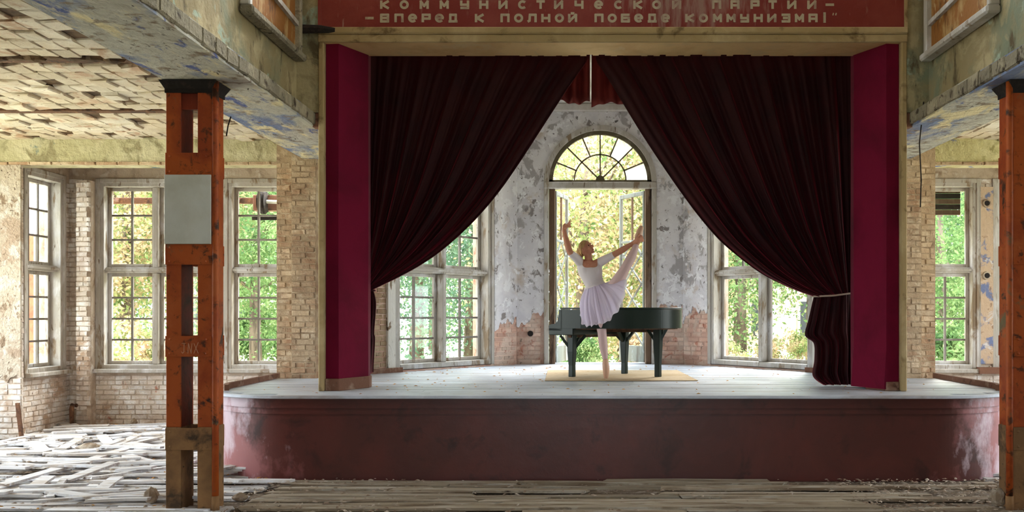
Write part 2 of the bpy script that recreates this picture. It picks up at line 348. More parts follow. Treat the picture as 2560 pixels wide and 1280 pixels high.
def chunk(jit):
    """one worn brick of unit size, front face towards -y"""
    v = []
    for y, ins in ((.5, 0), (-.25, 0), (-.5, 1)):
        for x, z in ((-.5,-.5), (.5,-.5), (.5,.5), (-.5,.5)):
            ix = .03*ins; iz = .09*ins
            v.append((x - math.copysign(ix, x) + R.uniform(-jit, jit)*.4, y, z - math.copysign(iz, z) + R.uniform(-jit, jit)))
    f = [(8,9,10,11)]
    for k in (0, 4):
        for i in range(4): j = (i+1) % 4; f.append((k+i, k+j, k+4+j, k+4+i))
    return v, f
def chunk_meshes(name, mat, k=5, jit=.07):
    out = []
    for _ in range(k):
        v, f = chunk(jit); me = bpy.data.meshes.new(name); me.from_pydata(v, [], f); me.materials.append(mat); me.update(); out.append(me)
    return out
BR = {k: chunk_meshes('brick', M[k]) for k in ('brick_white', 'brick_tan', 'brick_raw')}
BR['beam_edge'] = chunk_meshes('brick', M['beam_edge'])
def bricks(parent, A, B, z0, z1, kind='brick_white', holes=(), limit=300, keep=None, proud=.012, skip=.0, bl=.25, bh=.077):
    bs = basis(A, B); A_, d, n, L = bs; items = []; k = 0; z = z0
    while z + bh*.6 < z1:
        off = (.0, .125, .06, .19)[k % 4]*bl/.25; hdr = (k % 5 == 3); u = -off
        h = min(bh, z1 - z)
        while u < L:
            w = bl*(.5 if hdr else 1)
            segs = [(max(u, 0), min(u+w, L))]
            for (a, b, h0, h1) in holes:
                if z + h > h0+.01 and z < h1-.01:
                    ns = []
                    for (s0, s1) in segs:
                        if s1 <= a or s0 >= b: ns.append((s0, s1))
                        else:
                            if s0 < a: ns.append((s0, a))
                            if s1 > b: ns.append((b, s1))
                    segs = ns
            for (s0, s1) in segs:
                if s1 - s0 > .05 and (keep is None or keep((s0+s1)/2, z+h/2)) and R.random() > skip:
                    items.append(((s0+s1)/2, s1-s0, z+h/2, h))
            u += w
        z += bh; k += 1
    ang = math.atan2(d.y, d.x); rest = MB()
    for i, (u, w, zz, h) in enumerate(items):
        pr = proud + R.uniform(-.006, .008); p = A_ + d*u + n*(pr - .03) + Vector((0, 0, zz))
        sc = (w - .011, .06, h - .011)
        if i < limit:
            piece('brick', R.choice(BR[kind]), parent, p, (R.uniform(-.02,.02), R.uniform(-.015,.015), ang + R.uniform(-.02,.02)), sc)
        else:
            v, f = chunk(.05)
            rest.add([p + d*(x*sc[0]) - n*(y*sc[1]) + Vector((0,0,zz_*sc[2])) for x, y, zz_ in v], f)
    if rest.v:
        o = rest.build('brickwork', M[kind], parent); o['kind'] = 'stuff'
def ragged(bs, u0, u1, zlow, ztop, amp, name, parent, mat='plaster_apse', t=.03):
    """plaster sheet 2.5 cm thick whose lower edge is broken off raggedly"""
    A, d, n, L = bs; N = max(6, int((u1-u0)/.016)); mb = MB(); low = []
    ph = R.uniform(0, 6)
    for i in range(N+1):
        u = u0 + (u1-u0)*i/N
        low.append((u, zlow + amp*(math.sin(u*5+ph) + .5*math.sin(u*13+ph*2) + .35*math.sin(u*31+ph) + .22*math.sin(u*67+ph*3)) + R.uniform(-.006, .006)))
    for i in range(N):
        (ua, za), (ub, zb) = low[i], low[i+1]
        top = [ztop, ztop]
        v = []
        for nn in (0.0, t):
            for (u, z) in ((ua, za), (ub, zb), (ub, ztop), (ua, ztop)): v.append(A + d*u + n*nn + Vector((0, 0, z)))
        mb.add(v, [(4,5,6,7), (0,1,5,4), (3,0,4,7), (1,2,6,5)])
    return mb.build(name, M[mat], parent)
WN = [0]
def window(A, B, z0, z1, label, leaves=2, ztr=2.42, ru=3, rl=4, cols=2, milky=(), plain_low=False, deep=.16, sill=True, wood='wood_paint', plain_up=()):
    WN[0] += 1
    A_, d, n, L = bs = basis(A, B)
    mid = A_ + d*L/2
    w = empty('window_%d' % WN[0], (mid.x, mid.y, z0), label, 'window', kind='structure')
    fw = .075; wd = M[wood]
    for nm, q in (('jamb', (0, fw, z0, z1)), ('jamb', (L-fw, L, z0, z1)), ('head', (fw, L-fw, z1-fw, z1)), ('bottom_rail', (fw, L-fw, z0, z0+fw))):
        wbox(MB(), bs, *q, -deep-.06, .015).build(nm, wd, w, bevel=.008)
    c = MB()                                                       # inner casing strip around the frame
    for q in ((-.05, .02, z0, z1+.05), (L-.02, L+.05, z0, z1+.05), (.02, L-.02, z1-.02, z1+.05)): wbox(c, bs, *q, .001, .035)
    c.build('casing', wd, w, bevel=.006)
    if sill: wbox(MB(), bs, -.06, L+.06, z0-.05, z0+.012, -.02, .12).build('sill', wd, w, bevel=.01)
    wbox(MB(), bs, fw, L-fw, ztr-.045, ztr+.045, -deep-.05, -.04).build('transom', wd, w, bevel=.01)
    wbox(MB(), bs, fw+.01, L-fw-.01, ztr-.02, ztr+.02, -.04, .0).build('transom_moulding', wd, w, bevel=.008)
    inner = [(fw, L-fw)]
    if leaves == 2:
        wbox(MB(), bs, L/2-.04, L/2+.04, z0+fw, ztr-.045, -deep-.05, -.03).build('mullion', wd, w, bevel=.01)
        wbox(MB(), bs, L/2-.04, L/2+.04, ztr+.045, z1-fw, -deep-.05, -.03).build('mullion', wd, w, bevel=.01)
        inner = [(fw, L/2-.04), (L/2+.04, L-fw)]
    for li, (a, b) in enumerate(inner):
        for up in (0, 1):
            s0, s1 = (ztr+.045, z1-fw) if up else (z0+fw, ztr-.045)
            rows = ru if up else rl; cc = cols
            if plain_low and not up: rows, cc = 1, 1
            if up and li in plain_up: rows, cc = 1, 1
            st = .055; sm = MB()
            for q in ((a, a+st, s0, s1), (b-st, b, s0, s1), (a+st, b-st, s0, s0+st), (a+st, b-st, s1-st, s1)): wbox(sm, bs, *q, -deep-.02, -deep+.03)
            sash = sm.build('sash', wd, w, bevel=.006)
            g0, g1, y0, y1 = a+st, b-st, s0+st, s1-st
            for i in range(1, cc): x = g0+(g1-g0)*i/cc; wbox(MB(), bs, x-.016, x+.016, y0, y1, -deep-.012, -deep+.022).build('glazing_bar', M['wood_bar'], sash)
            for i in range(1, rows): z = y0+(y1-y0)*i/rows; wbox(MB(), bs, g0, g1, z-.015, z+.015, -deep-.012, -deep+.02).build('glazing_bar', M['wood_bar'], sash)
            for i in range(cc):
                for j in range(rows):
                    gl = M['glass_milky'] if (li, up, i, j) in milky else M['glass']
                    x0, x1 = g0+(g1-g0)*i/cc, g0+(g1-g0)*(i+1)/cc; q0, q1 = y0+(y1-y0)*j/rows, y0+(y1-y0)*(j+1)/rows
                    mb = MB(); pt = lambda u, z: A_ + d*u + n*(-deep+.004) + Vector((0,0,z))
                    mb.add([pt(x0+.011,q0+.011), pt(x1-.011,q0+.011), pt(x1-.011,q1-.011), pt(x0+.011,q1-.011)], [(0,1,2,3)])
                    mb.build('pane', gl, sash)
    return w, bs

# ------------------------------------------------------------------ the setting
ZB, ZC = 3.80, 4.14            # beam underside, aisle ceiling
STAGE = .88
def mx(s, x): return s*x
def ab(s, p, q):               # a wall given for the left side (s=-1), mirrored and reversed for the right
    return (p, q) if s < 0 else ((-q[0], q[1]), (-p[0], p[1]))
SIDE = {-1: 'left', 1: 'right'}
# floor: dirt bed, with planks on it
floor = tag(MB().box(-9.6, 9.6, -5.3, 15.4, -.25, -.035).build('floor', M['dirt']), 'dirt and rubble bed under broken wooden floorboards', 'floor', kind='structure')
def plank_mesh(mat, seed):
    rr = random.Random(seed); n = 6; top = []; v = []; f = []
    for i in range(n+1):
        x = -.5 + i/n
        e0 = -.5 + rr.uniform(0, .06)*(rr.random() < .3); e1 = .5 - rr.uniform(0, .06)*(rr.random() < .3)
        if i in (0, n): x += rr.uniform(-.012, .012)
        for (y, z) in ((e0, -.5), (e1, -.5), (e1, .5), (e0, .5)): v.append((x + (rr.uniform(-.02,.02) if i in (0, n) else 0), y, z + .25*math.sin(i*1.1+seed)*.3))
    for i in range(n):
        for k in range(4): a, b = i*4+k, i*4+(k+1) % 4; f.append((a, b, b+4, a+4))
    f += [(3,2,1,0), (n*4, n*4+1, n*4+2, n*4+3)]
    me = bpy.data.meshes.new('plank'); me.from_pydata(v, [], [q[::-1] for q in f]); me.materials.append(mat); me.update()
    return me
PL = [plank_mesh(M['plank'], i) for i in range(6)]; PD = [plank_mesh(M['plank_dark'], i+20) for i in range(6)]
def lay(x0, x1, y0, y1, rowh, miss, meshes, lmin=1.2, lmax=3.4):
    y = y0
    while y < y1:
        x = x0 - R.uniform(0, 1.5)
        while x < x1:
            l = R.uniform(lmin, lmax); a, b = max(x, x0), min(x+l, x1)
            if b - a > .15 and R.random() > miss(.5*(a+b), y):
                piece('plank', R.choice(meshes), floor, ((a+b)/2, y+rowh/2, -.014+R.uniform(-.008,.012)), (R.uniform(-.03,.03), R.uniform(-.004,.004), R.uniform(-.006,.006)), (b-a-.012, rowh-R.uniform(.008,.03), .026))
            x += l
        y += rowh
lay(-3.4, 3.9, 7.2, 10.02, .135, lambda x, y: .10 + (.55 if x > 2.6 and y > 8.6 else 0) + (.35 if x < -2.6 else 0) + (.25 if 9.2 < y < 9.5 and abs(x) < 1.5 else 0), PD, 1.4, 3.6)
lay(-8.9, -3.5, 7.2, 14.7, .15, lambda x, y: .42, PL, .8, 2.4)
lay(3.9, 8.9, 7.2, 14.7, .15, lambda x, y: .45, PL, .9, 2.6)

# nave: walls over the beams, ceiling, rear end (behind the camera)
for s in (-1, 1):
    nm = SIDE[s]
    A, B = ab(s, (-3.48, -5.0), (-3.48, 10.8))
    hl = [(u, u+1.7, 4.55, 6.1) for u in (3.6, 8.8)]
    if s > 0: hl = [(15.8-b, 15.8-a, c, e) for a, b, c, e in hl]
    wall('wall_%s_nave' % nm, A, B, 3.9, 6.6, .3, hl, M['upper_wall'], 'olive stained plaster wall above the %s beam' % nm)
    bm = MB().box(*sorted((s*3.30, s*4.05)), -5, 12.85, ZB, 3.96)
    bm.box(*sorted((s*3.60, s*4.05)), -5, 12.85, 3.96, 4.3)
    beam = tag(bm.build('trim_%s_beam' % nm, M['beam_soffit']), 'long ceiling beam with flaking blue and cream paint above the %s column' % nm, 'beam', kind='structure')
    A, B = ab(s, (-3.30, 3.0), (-3.30, 10.6)); bricks(beam, A, B, 3.815, 3.965, 'beam_edge', bl=.26, bh=.145, proud=.02)
    # aisle ceiling: dirt bed + tiles + joists
    ceil = tag(MB().box(*sorted((s*3.9, s*9.5)), -5.2, 15.5, ZC+.02, ZC+.25).build('ceiling_%s_aisle' % nm, M['tile_dirt']), 'aisle ceiling of crumbling pale hollow tiles on the %s' % nm, 'ceiling', kind='structure')
    tm = chunk_meshes('tile', M['tile'], 8, .10); cells = []
    y = 6.4
    while y < 13.2:
        for i in range(27):
            x = 4.06 + i*.19
            if abs(y+.14-9.1) > .16 and abs(y+.14-11.4) > .13: cells.append((x+.095, y+.14+(i % 2)*.05))
        y += .285
    cells = [c for c in cells if R.random() > .07]
    def seen(c):
        px = 1443 + (s*c[0]-CX)/c[1]*F; return 0 <= px <= 2560 and 785-(ZC-EYE)/c[1]*F > 0
    cells.sort(key=lambda c: (not seen(c), R.random()))
    rest = MB()
    for i, (x, y) in enumerate(cells):
        zz = ZC+.004 + R.uniform(-.010, .009) + (R.random() < .10)*-.025
        tilt = (math.pi/2 + R.uniform(-.03,.03), R.uniform(-.035,.035), R.uniform(-.03,.03)); sc = (.178, .05, .268)
        if i < 300: piece('ceiling_tile', R.choice(tm), ceil, (s*x, y, zz+.012), (-tilt[0]+math.pi, tilt[1], tilt[2]), sc)
        else:
            v, f = chunk(.05); rest.add([(s*x + a*sc[0], y + c_*sc[2], zz+.012 + b_*sc[1]) for a, b_, c_ in v], [q[::-1] for q in f])
    if rest.v: o = rest.build('ceiling_tiles_rest', M['tile'], ceil); o['kind'] = 'stuff'
    for jy in (6.8, 9.1, 11.4):
        j = MB().box(*sorted((s*4.06, s*9.2)), jy-.07, jy+.07, ZC-.012, ZC+.02).build('steel_joist', M['rust'], ceil, bevel=.004)
        if jy == 9.1:
            e = MB()
            for k in range(26):
                x = 4.2 + k*.18; e.ball((s*x, jy-.1+R.uniform(-.03,.03), ZC+.0), (.13, .06, .03+R.random()*.03), 7, 4)
            e.build('crumbled_plaster', M['tile_dirt'], ceil)
    # aisle outer wall with tall unseen openings (added for side light) and the pier that shows at the edge of the picture
    A, B = ab(s, (-9.1, -5.0), (-9.1, 13.3)); Lw = 18.3
    hl = [(a, a+2.3, .85, 3.8) for a in (12.6, 15.4)]
    if s > 0: hl = [(Lw-b, Lw-a, c, e) for a, b, c, e in hl]
    wall('wall_%s_aisle' % nm, A, B, 0, ZC+.1, .35, hl, M['wall_plain'], 'outer aisle wall with tall window openings on the %s' % nm)
    pier = tag(MB().prism([(s*9.1, 13.22), (s*8.04, 13.22), (s*8.37, 13.80), (s*9.1, 13.80)], 0, ZC+.1).build('wall_%s_pier' % nm, M['mortar_white']), 'whitewashed brick pier at the far %s edge' % nm, 'wall', kind='structure')
    A, B = ab(s, (-9.1, 13.22), (-8.04, 13.22)); bricks(pier, A, B, 0, 3.78, 'brick_white')
    bp_ = basis(A, B); ragged(bp_, 0, 1.06, .80, 3.78, .07, 'plaster_coat', pier, 'plaster_old')
    # lintel across the bay
    lb = MB().box(*sorted((s*9.1, s*4.0)), 13.2, 13.62, 3.80, ZC+.06)
    lint = tag(lb.build('trim_%s_lintel' % nm, M['lintel'] if s < 0 else M['lintel_blue']), 'yellow green painted lintel over the %s window bay' % nm, 'lintel', kind='structure')
    A, B = ab(s, (-9.1, 13.2), (-4.0, 13.2)); bricks(lint, A, B, 3.775, 3.825, 'brick_tan', bl=.30, bh=.055, proud=.03, skip=.08)
    # bay: side wall with window, back wall with two windows
    side = ((0.22, 1.25, .86, 3.82),)
    A, B = ab(s, (-8.35, 13.6), (-8.35, 15.05)); L = 1.45
    hs = [(L-b, L-a, c, e) for a, b, c, e in side] if s > 0 else list(side)
    w1 = wall('wall_%s_bay_side' % nm, A, B, 0, ZC+.1, .45, hs, M['mortar_white'], 'brick side wall of the %s window bay' % nm)
    bricks(w1, A, B, 0, 3.8, 'brick_white', [(h[0]-.05, h[1]+.05, h[2]-.06, h[3]+.06) for h in hs])
    A, B = ab(s, (-8.5, 15.05), (-3.5, 15.05)); L = 5.0
    hb = [(.62, 2.34, .86, 3.80), (2.62, 4.34, .86, 3.80)]
    if s > 0: hb = [(L-b, L-a, c, e) for a, b, c, e in hb][::-1]
    w2 = wall('wall_%s_bay_back' % nm, A, B, 0, ZC+.1, .45, hb, M['mortar_white'], 'whitewashed brick wall under and between the windows of the %s bay' % nm)
    bricks(w2, A, B, 0, 3.85, 'brick_white', [(h[0]-.05, h[1]+.05, h[2]-.06, h[3]+.06) for h in hb], limit=300)
    # brick pilaster in the bay corner
    pil = tag(MB().prism([(s*8.16, 15.05), (s*8.16, 14.90), (s*7.98, 14.86), (s*7.93, 14.9), (s*7.93, 15.05)], 0, 3.8).build('wall_%s_pilaster' % nm, M['mortar_white']), 'narrow brick pilaster in the corner of the %s bay' % nm, 'wall', kind='structure')
    A, B = ab(s, (-8.16, 14.89), (-7.94, 14.86)); bricks(pil, A, B, 0, 3.8, 'brick_white', limit=120)
    # wing piers beside the stage
    wp = MB().box(*sorted((s*4.46, s*4.20)), 13.0, 13.6, 0, ZC).box(*sorted((s*4.20, s*3.87)), 12.8, 13.6, 0, ZC)
    wpo = tag(wp.build('wall_%s_wing_pier' % nm, M['mortar_tan']), 'dusty tan brick pier standing behind the %s end of the stage' % nm, 'wall', kind='structure')
    A, B = ab(s, (-4.46, 13.0), (-4.20, 13.0)); bricks(wpo, A, B, STAGE-.1, 3.8, 'brick_tan', limit=150, proud=.006)
    A, B = ab(s, (-4.20, 12.8), (-3.87, 12.8)); bricks(wpo, A, B, STAGE-.1, 3.8, 'brick_tan', limit=150, proud=.006)
    # stage house side walls
    A, B = ab(s, (-3.45, 10.85), (-3.45, 13.6)); wall('wall_%s_stage_upper' % nm, A, B, 3.9, 5.4, .2, [], M['wall_plain'], 'upper wall of the stage house on the %s' % nm)
    A, B = ab(s, (-3.87, 12.8), (-3.45, 13.5)); wall('wall_%s_wing_return' % nm, A, B, 0, 5.4, .3, [], M['brick_tan'], 'short brick return between pier and apse on the %s' % nm)
# the nave ceiling and rear
tag(MB().box(-3.9, 3.9, -5.3, 11.0, 6.6, 6.8).build('ceiling_nave', M['ceil_plain']), 'high stained ceiling over the middle of the hall', 'ceiling', kind='structure')
wall('wall_rear', (9.3, -5.0), (-9.3, -5.0), 0, 6.7, .3, [(8.2, 10.4, .9, 3.5)], M['wall_plain'], 'rear wall of the hall with tall openings')  # unseen opening, put in as dim fill on the stage front
tag(MB().box(-3.8, 3.8, 10.8, 16.8, 5.30, 5.5).build('ceiling_stage', M['ceil_plain']), 'flat white ceiling above the stage apse', 'ceiling', kind='structure')

# windows of the bays
lw = {}
for s in (-1, 1):
    nm = SIDE[s]
    A, B = ab(s, (-8.35, 13.82), (-8.35, 14.85))
    window(A, B, .86, 3.82, {-1: 'narrow twelve-row window seen edge-on in the far left corner', 1: 'narrow window on the outer side wall of the right bay'}[s], leaves=1, deep=.18, cols=3, milky=((0,1,2,2),(0,1,1,2),(0,1,1,1)) if s < 0 else ())
    A, B = ab(s, (-7.88, 15.05), (-6.16, 15.05))
    window(A, B, .86, 3.80, {-1: 'wide double window partly hidden by the orange column', 1: 'double window cut by the right edge behind the rusty column'}[s])
    A, B = ab(s, (-5.88, 15.05), (-4.16, 15.05))
    window(A, B, .86, 3.80, {-1: 'double window with a pulley outside, left of the tan brick pier', 1: 'double window with dark shutter box right of the stage'}[s], plain_up=(1,) if s > 0 else ())
# blue-stained plaster on the pier between the right windows, with two pipe holes
plas = tag(MB().box(5.90, 6.12, 15.015, 15.05, .95, 3.72).build('wall_right_plaster', M['plaster_blue']), 'tan and blue peeling plaster strip between the right windows', 'wall', kind='structure')
for zz in (3.46, 2.33):
    MB().tube([(6.01, 15.02, zz), (6.01, 14.985, zz)], [.07, .062], 14).build('socket_ring', M['plaster_old'], plas, smooth=False)
    MB().tube([(6.01, 14.99, zz), (6.01, 14.982, zz)], .042, 12).build('pipe_hole', M['soot'], plas)
tag(MB().box(5.86, 6.26, 14.90, 15.03, .80, .90).build('trim_1', M['kerb']), 'brown wooden ledge below the blue plaster strip', 'ledge', kind='structure')

# apse: centre wall with arched door, two canted walls with windows
YA = 16.3; C0 = 1.42; E0 = (3.45, 13.5)
RAD = .90; ZS = 3.97                      # door half width, springing height
cw = MB()
def arc(r, n=24, z=ZS): return [(r*math.cos(math.pi*i/n), z + r*math.sin(math.pi*i/n)) for i in range(n+1)]
for y0, y1 in ((YA, YA+.4),):
    cw.box(-C0, -RAD, y0, y1, 0, 5.4).box(RAD, C0, y0, y1, 0, 5.4).box(-RAD, RAD, y0, y1, 0, STAGE-.01)
    ap = arc(RAD)
    for i in range(len(ap)-1):
        (xa, za), (xb, zb) = ap[i], ap[i+1]
        q = [(xa, za), (xa, 5.4), (xb, 5.4), (xb, zb)]
        cw.add([(x, y0, z) for x, z in q] + [(x, y1, z) for x, z in q], [(0,1,2,3), (7,6,5,4), (0,3,7,4)])
wc = tag(cw.build('wall_apse_centre', M['brick_raw']), 'apse wall around the arched door', 'wall', kind='structure')
bsC = basis((-C0, YA), (C0, YA))
g = RAD+.10
bricks(wc, (-C0, YA), (C0, YA), STAGE, 2.05, 'brick_raw', [(C0-g, C0+g, 0, 3)], proud=.006)
ragged(bsC, 0, C0-g+.06, 1.66, 5.3, .10, 'plaster', wc)
ragged(bsC, C0+g-.06, 2*C0, 1.80, 5.3, .10, 'plaster', wc)
pm = MB(); ap = arc(RAD+.04)
for i in range(len(ap)-1):
    (xa, za), (xb, zb) = ap[i], ap[i+1]; q = [(xa, za), (xa, 5.3), (xb, 5.3), (xb, zb)]
    pm.add([(x, YA-.03, z) for x, z in q] + [(x, YA, z) for x, z in q], [(0,1,2,3), (0,3,7,4)])
pm.build('plaster', M['plaster_apse'], wc)
tag(MB().box(-C0-.2, C0+.2, YA-.09, YA+.02, 5.16, 5.30).build('trim_2', M['ceil_plain'], bevel=.02), 'white cornice strip at the top of the apse wall', 'cornice', kind='structure')
for s in (-1, 1):
    nm = SIDE[s]
    A, B = ab(s, (-E0[0], E0[1]), (-C0, YA)); bs = basis(A, B); L = bs[3]
    u0, u1 = L*.20, L*.81
    if s > 0: u0, u1 = L*.19, L*.80
    hole = (u0, u1, STAGE+.02, 4.05)
    w = wall('wall_apse_%s' % nm, A, B, 0, 5.4, .4, [hole], M['brick_raw'], 'canted apse wall %s of the arched door' % nm)
    near = (0, u0) if s < 0 else (u1, L); far = (u1, L) if s < 0 else (0, u0)
    bricks(w, A, B, STAGE, 2.0, 'brick_raw', [(hole[0]-.06, hole[1]+.06, 0, 5)], proud=.006, keep=lambda u, z: far[0] <= u <= far[1], limit=150)
    bricks(w, A, B, STAGE, 3.4, 'brick_tan', [(hole[0]-.06, hole[1]+.06, 0, 5)], proud=.008, keep=lambda u, z: near[0] <= u <= near[1], limit=150)
    ragged(bs, far[0]+(.06 if s < 0 else 0), far[1]-(0 if s < 0 else .06), 1.62 if s < 0 else 1.72, 5.3, .10, 'plaster', w)
    ragged(bs, hole[0]-.05, hole[1]+.05, 4.12, 5.3, .02, 'plaster', w)
    d = bs[1]; a2 = Vector(A).to_3d() + d*u0; b2 = Vector(A).to_3d() + d*u1
    window(a2, b2, STAGE+.03, 4.05, {-1: 'tall double window at the back of the stage, left of the dancer', 1: 'tall double window at the back of the stage, right of the piano'}[s],
           ztr=2.40, plain_low=(s > 0), deep=.2, sill=False, wood='wood_paint')
    # peeling wide jamb board on the near side
    uj = (u0-.20, u0-.05) if s < 0 else (u1+.05, u1+.20)
    wbox(MB(), bs, *uj, STAGE, 4.0, .0, .05).build('jamb_board', M['wood_peel'], w, bevel=.006)
    # pilaster strip next to the fold
# pipe hole left of the door
hp = P(1326, 834, YA); MB().tube([(hp.x, YA-.005, hp.z), (hp.x, YA-.05, hp.z)], [.05, .045], 12).build('pipe_hole', M['soot'], wc)

# arched door: frame, fanlight, two open leaves
door = empty('door_1', (0, YA, STAGE), 'tall arched doorway with fanlight and open lattice doors', 'door', kind='structure')
ro, ri = .955, .87
fm = MB(); oa, ia = arc(ro), arc(ri)
for i in range(len(oa)-1):
    q = [oa[i], oa[i+1], ia[i+1], ia[i]]
    fm.add([(x, YA-.07, z) for x, z in q] + [(x, YA+.12, z) for x, z in q], [(0,1,2,3), (7,6,5,4), (0,4,5,1), (2,6,7,3)])
fm.build('arch_casing', M['wood_paint'], door)
for s in (-1, 1):
    MB().box(*sorted((s*ri, s*ro)), YA-.07, YA+.12, STAGE, ZS).build('jamb', M['wood_paint'], door, bevel=.012)
    MB().box(*sorted((s*.765, s*.865)), YA-.03, YA+.16, STAGE, 3.86).build('inner_post', M['door_brown'], door, bevel=.01)
MB().box(-.955, .955, YA-.09, YA+.12, 3.85, 3.965).build('transom', M['wood_paint'], door, bevel=.015)
fr = MB(); oa, ia = arc(.87), arc(.805)
for i in range(len(oa)-1):
    q = [oa[i], oa[i+1], ia[i+1], ia[i]]
    fr.add([(x, YA-.01, z) for x, z in q] + [(x, YA+.06, z) for x, z in q], [(0,1,2,3), (7,6,5,4), (0,4,5,1), (2,6,7,3)])
fr.box(-.87, .87, YA-.01, YA+.06, 3.965, 4.005)
fan = fr.build('fanlight_frame', M['fan_frame'], door)
ZF = 4.0
def pol(r, a): return Vector((r*math.cos(a), YA+.025, ZF + r*math.sin(a)))
rm = .44
angs_out = [math.radians(k) for k in (22.5, 45, 67.5, 90, 112.5, 135, 157.5)]
for a in angs_out:
    inner = .08 if abs(math.degrees(a) % 45) < 1 else rm
    MB().bar(pol(inner, a), pol(.82, a), .022, .03, (0, 1, 0)).build('glazing_bar', M['fan_frame'], fan)
rb = MB(); N = 20
for i in range(N):
    rb.bar(pol(rm, math.pi*i/N), pol(rm, math.pi*(i+1)/N), .022, .03, (0, 1, 0))
rb.build('glazing_ring', M['fan_frame'], fan)
hb = MB(); hr = [(.075*math.cos(math.pi*i/10), ZF + .085*math.sin(math.pi*i/10)) for i in range(11)]
hb.add([(x, YA-.005, z) for x, z in hr] + [(x, YA+.05, z) for x, z in hr], [tuple(range(11)), tuple(range(21, 10, -1))] + [(i, i+11, i+12, i+1) for i in range(10)])
hb.build('fan_hub', M['fan_frame'], fan)
def fan_pane(r0, r1, a0, a1, mat):
    n = 6; o = [pol(r1, a0+(a1-a0)*i/n) for i in range(n+1)]; q = [pol(r0, a0+(a1-a0)*i/n) for i in range(n+1)]
    mb = MB(); mb.add(o+q, [(i, i+1, n+2+i, n+1+i) for i in range(n)]); mb.build('pane', mat, fan)
e = [0] + angs_out + [math.pi]
for i in range(8): fan_pane(rm, .81, e[i], e[i+1], M['glass_milky'] if i in (0, 2) else M['glass'])
for i in range(4): fan_pane(.07, rm, math.pi*i/4, math.pi*(i+1)/4, M['glass'])
def leaf(hinge, free, nm):
    A_, d, n, L = bs = basis(hinge, free)
    rt = MB()
    for q in ((0, .05, STAGE+.02, 3.84), (L-.06, L, STAGE+.02, 3.84), (.05, L-.06, 3.77, 3.84), (.05, L-.06, STAGE+.02, STAGE+.30), (.05, L-.06, 2.98, 3.02)): wbox(rt, bs, *q, -.025, .025)
    lf = rt.build('door_leaf', M['door_grey'], door, bevel=.006)
    wbox(MB(), bs, L*.5-.015, L*.5+.015, 3.02, 3.77, -.015, .015).build('glazing_bar', M['door_brown'], lf)
    for (ua, za, ub, zb) in [(.05, z, L-.06, z+.62) for z in (1.18, 1.68, 2.2)] + [(L-.06, z, .05, z+.62) for z in (1.18, 1.68, 2.2)] + [(.05, 2.7, .05+(L-.11)*.45, 2.98), (L-.06, 2.7, L-.06-(L-.11)*.45, 2.98)]:
        pa = A_ + d*ua + Vector((0,0,za)); pb = A_ + d*ub + Vector((0,0,zb))
        MB().bar(pa, pb, .03, .02, n).build('lattice_slat', M['door_grey'], lf)
leaf((.77, YA+.14), (.38, YA+.87), 'r'); leaf((-.77, YA+.14), (-.57, YA+.94), 'l')
MB().box(-.90, .90, YA-.02, YA+.4, STAGE-.02, STAGE+.012).build('threshold', M['stage_board'], door)

# ------------------------------------------------------------------ the stage
def halfw(Y):
    if Y < 11.05: return 3.4 + 1.05*math.sqrt(max(0, 1-((11.05-Y)/1.0)**2))
    if Y < 12.8: return 4.45
    if Y < 13.5: return 3.87 - .42*(Y-12.8)/.7
    return 3.45 - (3.45-1.42)*(Y-13.5)/2.8
def outline(o=0.0, n=12):
    pts = [(-4.45-o, 12.8), (-4.45-o, 11.05)]
    for i in range(1, n+1):
        a = math.pi/2*i/n; pts.append((-3.4 - (1.05+o)*math.cos(a), 11.05 - (1.0+o)*math.sin(a)))
    return pts + [(-x, y) for x, y in pts[::-1]]
stage = empty('stage', (0, 12.5, 0), 'raised wooden stage with rounded oxblood front and pale boards', 'stage')
# core under the boards
core = outline(-.05)
core = core + [(3.87, 12.8), (3.45, 13.5), (1.42, 16.28), (-1.42, 16.28), (-3.45, 13.5), (-3.87, 12.8)]
MB().prism(core, STAGE-.06, STAGE-.022).build('subfloor', M['stage_board'], stage)
y = 10.06; k = 0
BRD = []
for q in range(4):
    me = bpy.data.meshes.new('board'); mb = MB().box(-.5, .5, -.5, .5, -.5, .5); me.from_pydata(mb.v, [], mb.f); me.materials.append(M['stage_board']); BRD.append(me)
while y < 16.2:
    h = .155; w = min(halfw(y+.003), halfw(min(y+h, 16.28)))
    if y < 12.8 < y+h: w = halfw(y+h)
    cuts = sorted([-w, w] + [c for c in (R.uniform(-3, -.5), R.uniform(.2, 3.0)) if abs(c) < w-.4])
    for a, b in zip(cuts[:-1], cuts[1:]):
        piece('deck_board', R.choice(BRD), stage, ((a+b)/2, y+h/2, STAGE-.0125+R.uniform(-.0025,.001)), (R.uniform(-.006,.006), 0, 0), (b-a-.004, h-R.uniform(.004,.009), .024))
    y += h; k += 1
def strip(pts, z0, z1, t, name, mat, bevel=0):
    mb = MB(); n = len(pts); nor = []
    for i in range(n):
        a, b = Vector(pts[max(i-1, 0)]), Vector(pts[min(i+1, n-1)]); d = (b-a).normalized(); nor.append(Vector((d.y, -d.x)))
    rings = []
    for p, m_ in zip(pts, nor):
        q = (p[0]+m_.x*t, p[1]+m_.y*t) if False else (p[0]-m_.x*0, p[1])
        i_ = Vector(p) - Vector((m_.x, m_.y))*(-t)
        rings.append([(p[0], p[1], z0), (i_.x, i_.y, z0), (i_.x, i_.y, z1), (p[0], p[1], z1)])
    mb.loft(rings); return mb.build(name, mat, stage, bevel=bevel)
def sub(o, n=12):
    return outline(o, n)
fo = sub(-.07, 40)
